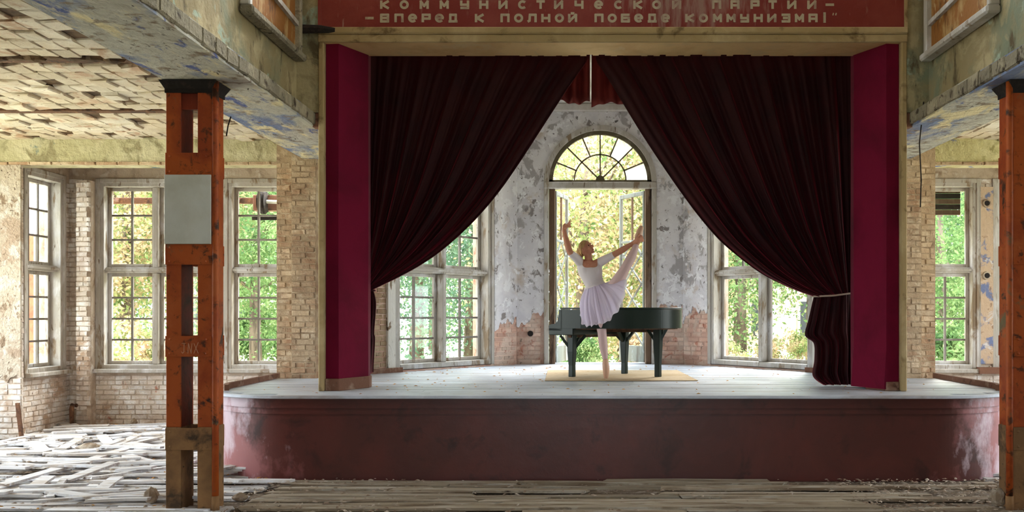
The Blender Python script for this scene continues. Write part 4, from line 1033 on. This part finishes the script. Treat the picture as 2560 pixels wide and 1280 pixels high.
# head
hf = Vector((.74, -.54, .42)).normalized(); hu = Vector((-.30, .06, 1)); hu = (hu - hf*hu.dot(hf)).normalized(); hr_ = hf.cross(hu)
HM = Matrix((hr_, hf, hu)).transposed(); HC = D(1464.5, 621.5)
def hp_(x, y, z): return HC + HM @ Vector((x, y, z))
rings = []; N = 26; K = 22
for k in range(K+1):
    ph = -math.pi/2 + math.pi*k/K; ph = max(min(ph, math.pi/2-.04), -math.pi/2+.04); ring = []
    for i in range(N):
        th = 2*math.pi*i/N; x, y, z = math.cos(ph)*math.cos(th), math.cos(ph)*math.sin(th), math.sin(ph)
        X_, Y_, Z_ = x*.074, y*.092, z*.108
        if Z_ < 0 and Y_ > -.02:                       # jaw narrows to the chin
            t = min(1, -Z_/.108); X_ *= 1-.36*t; Y_ += .034*t*max(0, y)
        if Z_ < 0 and Y_ <= -.02: Y_ *= 1-.35*min(1, -Z_/.108)
        if y > .5: Y_ -= .010*math.exp(-((z-.12)/.18)**2)*math.exp(-((abs(x)-.33)/.2)**2)*2
        ring.append(hp_(X_, Y_, Z_))
    rings.append(ring)
body.loft(rings)
limb(body, [(hp_(0,.080,.022), .007, 1), (hp_(0,.097,.000), .0095, 1), (hp_(0,.114,-.021), .0135, .9), (hp_(0,.094,-.033), .011, 1)], 10, hr_)
body.ball(hp_(0, .074, -.086), (.026, .024, .020), 10, 8, HM)      # chin
for z_, r_ in ((-.052, .0075), (-.063, .0085)): body.ball(hp_(0, .089, z_), (.022, .012, r_), 10, 6, HM)
body.ball(hp_(0, .082, .030), (.046, .014, .010), 12, 6, HM)       # brow
for sx in (-1, 1):
    body.ball(hp_(sx*.074, -.004, -.010), (.010, .020, .030), 10, 8, HM)   # ears
    body.ball(hp_(sx*.040, .058, -.024), (.024, .024, .024), 10, 8, HM)    # cheeks
SEG.append((hp_(0,0,.03), hp_(0,.03,-.05), .1, .09, 'skin'))
# one continuous surface
tmp = body.build('body_tmp', None, None, org=(0, 0, 0))
m = tmp.modifiers.new('r', 'REMESH'); m.mode = 'VOXEL'; m.voxel_size = .0052
m = tmp.modifiers.new('s', 'SMOOTH'); m.factor = .5; m.iterations = 4
dg = bpy.context.evaluated_depsgraph_get(); ev = tmp.evaluated_get(dg); bmesh_ = bpy.data.meshes.new_from_object(ev, depsgraph=dg)
bpy.data.objects.remove(tmp, do_unlink=True)
nv = len(bmesh_.vertices); co = np.zeros(nv*3); bmesh_.vertices.foreach_get('co', co); co = co.reshape(-1, 3)
nor = np.zeros(nv*3); bmesh_.vertices.foreach_get('normal', nor); nor = nor.reshape(-1, 3)
best = np.full(nv, 1e9); grp = np.zeros(nv, int); names = ['torso', 'neck', 'sleeve', 'skin', 'tights', 'shoe']
for (a, b, ra, rb, g_) in SEG:
    a_, b_ = np.array(a), np.array(b); ab_ = b_-a_; t = np.clip(((co-a_) @ ab_)/max(1e-9, ab_ @ ab_), 0, 1)
    dist = np.linalg.norm(co - (a_ + t[:, None]*ab_), axis=1) - (ra+(rb-ra)*t)
    w_ = dist < best; best[w_] = dist[w_]; grp[w_] = names.index(g_)
cxn = D(1475, 660); zn = D(0, 669.5).z
front = co[:, 1] < YD + .02
xs_ = np.abs(co[:, 0] - cxn.x) / .094
scoop = (co[:, 2] > zn + .028*np.clip(xs_, 0, 1)**6) & (xs_ < 1)
backs = (~front) & (np.abs(co[:, 0]-cxn.x) < .09) & (co[:, 2] > D(0, 660).z)
leo = ((grp == 0) | (grp == 2) | ((grp == 1) & (co[:, 2] < D(0, 656).z))) & ~(scoop & front) & ~backs
dan = empty('person', (D(1515,948).x, YD, ZR), 'ballet dancer on one pointe holding the other raised foot, in white leotard and tulle skirt', 'person')
bo_ = ORG[dan.name]
bmesh_.vertices.foreach_set('co', (co - np.array(bo_)).ravel()); bmesh_.materials.clear(); bmesh_.materials.append(M['skin']); bmesh_.update()
bmesh_.polygons.foreach_set('use_smooth', [True]*len(bmesh_.polygons))
bob = bpy.data.objects.new('body', bmesh_); COL.objects.link(bob); bob.parent = dan; ORG['body'] = bo_
polys = [tuple(p.vertices) for p in bmesh_.polygons]
def shell(name, mask, off, mat, parent=None):
    fs = [p for p in polys if all(mask[i] for i in p)]
    ids = sorted({i for p in fs for i in p}); mp = {i: k for k, i in enumerate(ids)}
    V_ = np.array([co[i] + nor[i]*off for i in ids]); F_ = [tuple(mp[i] for i in p) for p in fs]
    cnt = {}
    for p in F_:
        for a, b in zip(p, p[1:]+p[:1]): e_ = (min(a, b), max(a, b)); cnt[e_] = cnt.get(e_, 0)+1
    nb = {}
    for (a, b), c_ in cnt.items():
        if c_ == 1: nb.setdefault(a, []).append(b); nb.setdefault(b, []).append(a)
    for _ in range(14):                                # even out the cut edges
        new = {i: (V_[i] + sum(V_[j] for j in q)/len(q))/2 for i, q in nb.items()}
        for i, q in new.items(): V_[i] = q
    mb = MB(); mb.v = [tuple(q) for q in V_]; mb.f = F_
    return mb.build(name, mat, parent or dan, smooth=True)
shell('leotard', leo, .004, M['leotard'])
shell('tights', grp == 4, .003, M['tights'])
xs5 = co[:, 2] > D(0, 700).z
shell('pointe_shoe', (grp == 5) & xs5, .004, M['satin']); shell('pointe_shoe', (grp == 5) & ~xs5, .004, M['satin'])
# eyes, lips, hair
for sx in (-1, 1):
    MB().ball(hp_(sx*.032, .0785, .010), (.012, .007, .0065), 10, 6, HM).build('eye', M['eye'], bob, smooth=True)
    MB().tube([hp_(sx*.014, .094, .030), hp_(sx*.032, .090, .036), hp_(sx*.050, .075, .030)], [.003, .0035, .002], 6).build('eyebrow', M['hair'], bob)
MB().ball(hp_(0, .0945, -.058), (.020, .007, .009), 12, 8, HM).build('lips', M['lip'], bob, smooth=True)
hm = MB(); rings = []; N = 28; K = 14
for k in range(K+1):
    t = k/K; ring = []
    for i in range(N):
        th = 2*math.pi*i/N; fr_ = math.sin(th)            # +1 towards the face
        lim = .02 + .70*max(0, fr_)**1.6 - .62*max(0, -fr_)
        z = 1 - t*(1-lim); ph = math.asin(max(-1, min(.999, z)))
        rip = 1 + .012*math.sin(th*17+3*t)
        ring.append(hp_(.080*rip*math.cos(ph)*math.cos(th), .098*rip*math.cos(ph)*math.sin(th)-.004, .114*math.sin(ph)))
    rings.append(ring)
hm.loft(rings[::-1], cap=True); hair = hm.build('hair', M['hair'], dan, smooth=True)
m = hair.modifiers.new('t', 'SOLIDIFY'); m.thickness = .008
bn = MB(); bn.ball(hp_(0, -.112, -.018), (.050, .042, .058), 16, 12, HM); bn.ball(hp_(.01, -.118, -.055), (.034, .030, .040), 14, 10, HM); bn.build('hair_bun', M['hair'], hair, smooth=True)
for k in range(16):
    a = hp_(R.uniform(-.04,.05), -.07, R.uniform(-.02,.06)); 
    MB().tube([a, a + HM @ Vector((R.uniform(-.02,.02), -.055, -.02)), a + HM @ Vector((R.uniform(-.03,.03), -.075+R.uniform(-.02,.02), -.085+R.uniform(-.03,.02)))], [.004, .003, .0015], 5).build('hair_strand', M['hair'], hair, smooth=True)
# skirt: waistband and gathered tulle lifted by the raised leg
wc_ = D(1486.5, 715); wr = D(1510, 708) - wc_
def waist(th, k=1.0): return wc_ + wr*(k*math.cos(th)) + Vector((0, -.098*k*math.sin(th), .0))
hem = [(0, D(1558,690,-.02)), (25, D(1563,716,-.26)), (50, D(1549,764,-.34)), (75, D(1521,801,-.33)), (105, D(1490,811,-.30)), (140, D(1463,815,-.22)), (175, D(1452,790,-.02)), (210, D(1462,806,.22)), (250, D(1492,804,.34)), (285, D(1525,786,.34)), (320, D(1553,740,.26)), (345, D(1559,705,.12))]
def hemp(th):
    d_ = math.degrees(th) % 360; n_ = len(hem)
    for i in range(n_):
        a0 = hem[i][0]; a1 = hem[(i+1) % n_][0] + (360 if i == n_-1 else 0)
        if a0 <= d_ < a1:
            t = (d_-a0)/(a1-a0); p0, p1, p2, p3 = hem[i-1][1], hem[i][1], hem[(i+1) % n_][1], hem[(i+2) % n_][1]
            return .5*((2*p1)+(p2-p0)*t+(2*p0-5*p1+4*p2-p3)*t*t+(3*p1-p0-3*p2+p3)*t**3)
def skirt_layer(name, k, seed, mat):
    rr = random.Random(seed); a1, a2, a3 = [rr.uniform(0, 6.28) for _ in range(3)]; NT, NS = 200, 26; rings = []
    for j in range(NS+1):
        s_ = j/NS; ring = []
        for i in range(NT):
            th = 2*math.pi*i/NT; w0 = waist(th, 1.04); h = wc_.lerp(hemp(th), k)
            p = w0.lerp(h, s_); out = (p - (wc_ + (D(1505,770)-wc_)*s_)); out.z *= .5
            if out.length > 1e-6: out.normalize()
            bulge = .05*math.sin(math.pi*min(1, s_*1.1))*(.6+.4*abs(math.sin(th)))
            rip = (.55*math.sin(19*th+a1) + .35*math.sin(31*th+a2) + .25*math.sin(11*th+a3+2*s_))*(.004+.022*s_)
            p = p + out*(bulge + rip) + Vector((0, 0, .010*s_*s_*math.sin(23*th+a2)))
            ring.append(p)
        rings.append(ring)
    return MB().loft(rings, cap=False).build(name, mat, dan, smooth=True)
sk = skirt_layer('tulle_skirt', 1.0, 4, M['tulle']); skirt_layer('tulle_underskirt', .95, 9, M['tulle'])
wb = MB(); rings = []
for j, (k_, dz) in enumerate(((1.05, .018), (1.10, .006), (1.11, -.008), (1.06, -.018))):
    rings.append([waist(2*math.pi*i/48, k_) + Vector((0, 0, dz + .002*math.sin(i*math.pi))) for i in range(48)])
wb.loft(rings, cap=False).build('waistband', M['leotard'], dan, smooth=True)

# ------------------------------------------------------------------ loose things on the hall floor
def loose(a, b, w, t, lab, lift=(0, 0), mat='plank'):
    a, b = Vector(a), Vector(b); a.z += lift[0]+t/2+.006; b.z += lift[1]+t/2+.006
    mid = (a+b)/2; d = b-a; L = d.length
    o = bpy.data.objects.new('loose_plank', R.choice(PL if mat == 'plank' else PD)); COL.objects.link(o)
    o.location = mid; o.rotation_euler = (R.uniform(-.06,.06), -math.asin(d.z/L), math.atan2(d.y, d.x)); o.scale = (L, w, t)
    return tag(o, lab, 'plank', 'loose planks on the left aisle floor')
for (q, w, lab, lift) in [
    ((4,1223,325,1130), .13, 'longest pale plank lying diagonally across the left aisle', (.02,.03)),
    ((59,1242,121,1209), .14, 'short plank slanting near the lower left edge', (.0,.05)),
    ((242,1240,292,1211), .13, 'splintered short plank slanting beside the orange column foot', (.01,.05)),
    ((162,1206,286,1182), .15, 'dark-sided plank tilted up above the splintered one', (.0,.09)),
    ((124,1241,270,1258), .13, 'grey plank pointing to the rock left of the orange column', (.03,.02)),
    ((317,1152,396,1170), .13, 'plank running down towards the orange column from the long diagonal one', (.04,.02)),
    ((154,1131,199,1110), .13, 'short plank slanting up left of the round stone', (.02,.05)),
    ((87,1121,114,1138), .15, 'stubby plank end-on towards the viewer left of the heap', (.05,.02)),
    ((254,1103,274,1117), .13, 'stubby plank propped behind the round stone', (.06,.02)),
    ((244,1130,305,1113), .10, 'narrow plank in front of the round stone', (.02,.06)),
    ((286,1123,343,1104), .10, 'narrow plank slanting up right of the round stone', (.02,.06)),
    ((319,1122,412,1131), .14, 'plank reaching behind the orange column at mid aisle', (.05,.03)),
    ((156,1066,189,1083), .14, 'leftmost of the planks fanned out by the bay corner', (.03,.02)),
    ((178,1069,207,1085), .14, 'middle plank of those fanned out by the bay corner', (.03,.02)),
    ((203,1075,230,1089), .14, 'rightmost plank of those fanned out by the bay corner', (.03,.02)),
    ((300,1073,325,1087), .14, 'single short plank below the wide double window', (.03,.02)),
    ((0,1114,79,1103), .12, 'plank touching the foot of the far left brick pier', (.03,.05)),
    ((83,1102,215,1096), .12, 'long plank parallel to the back wall of the left bay', (.03,.03)),
    ((128,1096,400,1083), .12, 'longest plank lying under the wide double window', (.06,.05))]:
    loose(FL(q[0], q[1]), FL(q[2], q[3]), w, .026, lab, lift)
for i in range(150):
    y = R.uniform(8.6, 14.6); x = R.uniform(-8.2, -3.75)
    if abs(x+3.83) < .35 and 8.3 < y < 9.0: continue
    a = R.gauss(0, .22) if R.random() < .8 else R.uniform(-1.4, 1.4); l = R.uniform(.35, 1.5)
    if x + l/2 > -4.6 and y > 10.6: l = .4; x = min(x, -4.9)
    if y + l/2*abs(math.sin(a)) > 14.75: y -= .5
    x = max(x, -8.15 + l/2)
    d = Vector((math.cos(a), math.sin(a), 0))*l/2; p = Vector((x, y, 0)); z = R.uniform(0, .05)
    loose(p-d, p+d, R.uniform(.06, .14), .024, 'weathered grey plank strewn among others over the left aisle floor', (z, z+R.uniform(-.02, .04)))
for i in range(46):
    y = R.uniform(8.8, 14.5); x = R.uniform(4.9, 8.1); a = R.gauss(0, .3); l = R.uniform(.4, 1.5)
    d = Vector((math.cos(a), math.sin(a), 0))*l/2; p = Vector((x, y, 0)); z = R.uniform(0, .04)
    o = loose(p-d, p+d, R.uniform(.07, .14), .024, 'weathered grey plank strewn on the right aisle floor behind the rusty column', (z, z+R.uniform(-.01, .03))); o['group'] = 'loose planks on the right aisle floor'
def rock(c, r, lab, seed, mat='stone'):
    rr = random.Random(seed); mb = MB(); rings = []
    for k in range(7):
        ph = -math.pi/2+.15 + (math.pi-.3)*k/6; rings.append([Vector(c) + Vector((r[0]*math.cos(ph)*math.cos(2*math.pi*i/9)*rr.uniform(.8,1.15), r[1]*math.cos(ph)*math.sin(2*math.pi*i/9)*rr.uniform(.8,1.15), r[2]*(1+math.sin(ph))*rr.uniform(.9,1.1))) for i in range(9)])
    return tag(mb.loft(rings).build('rock', M[mat]), lab, 'rock')
rock(FL(224, 1128), (.17, .1, .05), 'rounded pale stone lying among the planks in the left aisle', 1)
rock(FL(378, 1259), (.07, .07, .075), 'pointed brown rock just left of the orange column', 2)
rock(FL(600, 1254), (.07, .05, .04), 'pale lump of rubble just right of the orange column', 3)
rock(FL(2495, 1268), (.08, .05, .085), 'pale upright rubble lump left of the rusty column', 4)
rock(FL(343, 1064)+Vector((0,-.1,0)), (.05, .04, .06), 'small pale stone against the bay wall', 5)
a = FL(62, 1100); b = Vector((a.x-.03, 13.06, .52)); tag(MB().bar(a + Vector((.02, -.1, 0)), b, .05, .03, (0,1,0)).build('leaning_stick', M['rust']), 'brown stick leaning against the far left brick pier', 'stick')
tag(MB().tube([(-7.72-.39, 14.8, .32), (-7.74-.39, 14.72, .33), (-7.72-.39, 14.66, .28), (-7.71-.39, 14.65, 0)], [.03, .035, .035, .03], 10).build('drain_pipe', M['rust'], smooth=True), 'bent rusty drain pipe stub in the left bay corner', 'pipe')
ch = MB()
def chip(x, y, z, r):
    a = R.uniform(0, 6.28); t = R.uniform(.2, .6); d = Vector((math.cos(a), math.sin(a), R.uniform(-.2,.2)))*r; e_ = Vector((-math.sin(a), math.cos(a), R.uniform(-.2,.2)))*r*t
    c = Vector((x, y, z)); ch.add([c-d-e_, c+d-e_*.5, c+d*.7+e_, c-d*.6+e_, c+Vector((0,0,r*.35))], [(0,1,4), (1,2,4), (2,3,4), (3,0,4)])
for i in range(5200):
    u = R.random()
    if u < .55: x, y = R.uniform(-8.3, -3.4), R.uniform(8.2, 14.95)
    elif u < .75: x, y = R.uniform(2.2, 4.6), R.uniform(8.3, 10.1)
    elif u < .85: x, y = R.uniform(-3.6, -2.0), R.uniform(8.3, 10.1)
    else: x, y = R.uniform(-2, 8.3), R.uniform(8.2, 10.0)
    chip(x, y, -.012 + R.uniform(0, .02), R.choice((.01, .015, .02, .03)))
o = ch.build('rubble', M['chips'], floor); o['kind'] = 'stuff'
lf = MB(); ch = lf
for i in range(420): chip(R.uniform(-8.2, -5.6), 15.0 - abs(R.gauss(0, .22)), .005, R.choice((.02, .03, .035)))
for i in range(260): chip(R.uniform(-8.2, -3.6), R.uniform(8.4, 14.9), .02, .022)
o = lf.build('leaf_litter', M['leaf_litter'], floor); o['kind'] = 'stuff'
ch = MB()
for i in range(260):
    y = R.uniform(10.2, 15.6); w = halfw(y)-.4; chip(R.uniform(-w, w), y, STAGE+.001, R.choice((.008, .014, .02, .028)))
o = ch.build('stage_litter', M['leaf_litter'], stage); o['kind'] = 'stuff'

# ------------------------------------------------------------------ outside
tag(MB().box(-120, 120, 17.2, 160, -.9, .1).build('ground', M['grass']), 'pale dry grass outside the windows', 'ground', kind='structure')
tag(MB().box(-120, 120, -60, 17.2, -.9, -.3).build('ground', M['grass']), 'grass around the sides of the building', 'ground', kind='structure')
def foliage(seed, n, spread, leafsize, nclus, drop=0.0):
    rs = np.random.RandomState(seed)
    cen = rs.normal(0, 1, (nclus, 3)); cen /= np.linalg.norm(cen, axis=1)[:, None]; cen *= (rs.uniform(.25, 1, nclus)**.5)[:, None]
    cl_ = rs.randint(0, nclus, n); p = cen[cl_] + rs.normal(0, .16, (n, 3)); p *= np.array(spread); p[:, 2] *= np.where(p[:, 2] < 0, 1-drop, 1)
    a = rs.normal(0, 1, (n, 3)); a /= np.linalg.norm(a, axis=1)[:, None]; b = np.cross(a, rs.normal(0, 1, (n, 3))); b /= np.linalg.norm(b, axis=1)[:, None]
    s_ = (leafsize*rs.uniform(.6, 1.4, n))[:, None]
    v = np.stack([p-a*s_, p+b*s_*.5, p+a*s_, p-b*s_*.5], 1).reshape(-1, 3)
    me = bpy.data.meshes.new('foliage'); me.vertices.add(4*n); me.vertices.foreach_set('co', v.ravel())
    me.loops.add(4*n); me.loops.foreach_set('vertex_index', np.arange(4*n)); me.polygons.add(n)
    me.polygons.foreach_set('loop_start', np.arange(0, 4*n, 4)); me.polygons.foreach_set('loop_total', np.full(n, 4)); me.update(); me.validate()
    return me
FO = {}
for key, mat, args in (('green', 'leaf_green', (1, 24000, (2.6, 2.6, 3.4), .055, 80)), ('autumn', 'leaf_autumn', (2, 24000, (2.8, 2.8, 3.4), .057, 80)), ('pine', 'leaf_pine', (3, 20000, (1.9, 1.9, 4.6), .058, 80)), ('bush', 'leaf_autumn', (4, 6000, (1.3, 1.3, 1.0), .07, 30)), ('gbush', 'leaf_green', (5, 6000, (1.4, 1.4, 1.1), .07, 30))):
    FO[key] = foliage(*args); FO[key].materials.append(M[mat])
def tree(kind, px, Y, zc, sc, label, trunk=True):
    x = CX + (px-1443)/F*Y; z0 = .1
    t = empty({'bush': 'bush', 'gbush': 'bush', 'pine': 'pine_tree'}.get(kind, 'tree'), (x, Y, z0), label, 'bush' if 'bush' in kind else 'tree', 'shrubs outside' if 'bush' in kind else 'trees outside')
    f = piece('foliage', FO[kind], t, (x, Y, zc), (0, 0, R.uniform(0, 6.28)), (sc, sc, sc)); f['kind'] = 'stuff'
    if trunk:
        mb = MB().tube([(x, Y, z0), (x+R.uniform(-.1,.1), Y, z0+(zc-z0)*.5), (x+R.uniform(-.2,.2), Y, zc+1.2*sc)], [.2*sc, .15*sc, .07*sc], 9)
        mb.build('trunk', M['bark'], t, smooth=True)
        for k in range(7):
            a = R.uniform(0, 6.28); h = R.uniform(zc-2.2*sc, zc+.8*sc); l = R.uniform(1.0, 1.9)*sc
            MB().tube([(x, Y, h), (x+math.cos(a)*l*.6, Y+math.sin(a)*l*.6, h+.35*l), (x+math.cos(a)*l, Y+math.sin(a)*l, h+.8*l)], [.05*sc, .03*sc, .012*sc], 5).build('branch', M['bark'], t)
    return t
# left bay
tree('autumn', 85, 23, 3.2, 1.0, 'leafy yellowing tree beyond the far left narrow window')
tree('autumn', 320, 24, 5.0, 1.1, 'autumn tree filling the top of the wide left double window')
tree('green', 455, 29, 4.6, 1.1, 'green tree beyond the left double window, behind the column')
tree('green', 640, 25, 4.2, .9, 'green tree beyond the window with the pulley')
tree('green', 180, 33, 4.5, 1.5, 'tall distant tree behind the corner pilaster of the left bay')
tree('green', 560, 38, 6.0, 1.7, 'large distant tree between the two left bay windows')
tree('bush', 310, 20.5, .7, .8, 'golden bush low behind the wide left double window', False)
tree('gbush', 640, 30, .9, .9, 'low green shrub beyond the window with the pulley', False)
# apse
tree('pine', 1040, 27, 5.5, 1.1, 'pine tree beyond the left apse window, nearest the curtain')
tree('pine', 1175, 31, 6.0, 1.15, 'pine tree beyond the left apse window, nearest the door')
tree('green', 1090, 44, 6.8, 1.8, 'distant green tree behind the two pines')
tree('autumn', 1455, 25, 5.0, 1.1, 'pale autumn tree framed by the arched door on its left')
tree('autumn', 1560, 28, 4.4, 1.2, 'pale autumn tree framed by the arched door on its right')
tree('green', 1500, 38, 5.0, 1.8, 'big green tree far behind the arched door')
tree('gbush', 1470, 21.5, .6, .5, 'low green bush just outside the arched door', False)
tree('bush', 1590, 23.5, .9, .7, 'flowering pale bush outside the arched door on its right', False)
tree('green', 1850, 25, 4.3, 1.0, 'green tree beyond the right apse window')
tree('green', 2030, 27, 5.4, .95, 'tree in front of the pink house beyond the right apse window')
tree('bush', 1815, 21.0, .65, .38, 'pale reedy bush low behind the right apse window', False)
tree('bush', 1965, 24, .75, .5, 'low green bush near the pink house', False)
tree('autumn', 1760, 36, 6.4, 1.6, 'autumn tree far behind the right apse window')
# right bay
tree('green', 2370, 22, 3.0, .85, 'drooping green tree beyond the right bay window')
tree('pine', 2470, 27, 3.6, 1.1, 'feathery tree behind the plaster strip of the right bay')
tree('green', 2560, 25, 3.2, 1.0, 'green tree beyond the window at the right edge')
tree('autumn', 2300, 36, 5.0, 1.6, 'distant autumn tree behind the right bay')
tree('gbush', 2390, 20, .5, .8, 'green shrub low behind the right bay window', False)
def house(px, Y, w, h, d, mat, label):
    x = CX + (px-1443)/F*Y; hs = empty('house', (x, Y, .1), label, 'house')
    MB().box(x-w/2, x+w/2, Y, Y+d, -.5, h).build('wall', M[mat], hs)
    rf = MB(); rf.add([(x-w/2-.4, Y-.4, h), (x+w/2+.4, Y-.4, h), (x+w/2+.4, Y+d+.4, h), (x-w/2-.4, Y+d+.4, h), (x-w/2+.5, Y+d/2, h+2.4), (x+w/2-.5, Y+d/2, h+2.4)], [(3,2,1,0), (0,1,5,4), (2,3,4,5), (1,2,5), (3,0,4)]); rf.build('roof', M['roof'], hs)
    n = int(w/2.2)
    for i in range(n):
        for zz in (.7, 3.4):
            xx = x - w/2 + w*(i+.5)/n
            fr_ = MB().box(xx-.6, xx+.6, Y-.05, Y+.02, zz-.1, zz+1.7).build('window_frame', M['house_pale'], hs); MB().box(xx-.48, xx-.03, Y-.07, Y-.045, zz, zz+1.6).box(xx+.03, xx+.48, Y-.07, Y-.045, zz, zz+1.6).build('window_glass', M['house_glass'], fr_)
house(1965, 44, 9, 5.6, 7, 'house_wall', 'pink brick house beyond the right apse window')
house(680, 46, 9, 5.4, 7, 'house_pale', 'pale rendered house beyond the window with the pulley')
# brick buttress seen through the far left window
bt = tag(MB().box(-9.75, -9.42, 16.3, 16.7, -.5, 4.3).build('buttress', M['red_brick']), 'red brick buttress seen through the far left narrow window', 'buttress')
# awning beam with pulley wheel outside the left bay, shutter box on the right
pul = empty('awning_winch', (-5.3, 15.9, 3.2), 'dark awning beam with a pulley wheel outside the left bay windows', 'pulley')
MB().box(-8.2, -4.0, 15.9, 16.0, 3.56, 3.66).build('beam', M['rust'], pul, bevel=.01)
MB().box(-5.75, -4.0, 15.86, 16.04, 3.44, 3.70).build('box_beam', M['kerb'], pul, bevel=.01)
MB().tube([(-5.62, 15.80, 3.57), (-5.50, 15.80, 3.57)], .17, 20).tube([(-5.585, 15.80, 3.57), (-5.535, 15.80, 3.57)], .20, 20).build('wheel', M['soot'], pul)
MB().tube([(-5.5, 15.80, 3.58), (-4.0, 15.80, 3.52)], .03, 8).build('axle', M['panel_white'], pul)
for bx in (-8.0, -6.0, -4.15): MB().box(bx-.03, bx+.03, 15.5, 15.92, 3.58, 3.64).build('bracket', M['rust'], pul)
MB().box(-5.75, -4.0, 15.82, 15.86, 3.28, 3.34).build('guide_rail', M['soot'], pul)
sh = empty('shutter_box', (5.2, 15.55, 3.3), 'dark wooden shutter box in the top of the right bay window', 'shutter')
for i in range(5): MB().box(4.2, 5.80, 15.50, 15.54, 3.33+.088*i, 3.33+.088*i+.083).build('slat', M['soot'] if i % 2 else M['door_brown'], sh, bevel=.006)
sh = empty('shutter_box', (6.9, 15.55, 3.3), 'dark wooden shutter box in the window at the right edge', 'shutter')
for i in range(5): MB().box(6.24, 7.80, 15.50, 15.54, 3.33+.088*i, 3.33+.088*i+.083).build('slat', M['soot'] if i % 2 else M['door_brown'], sh, bevel=.006)
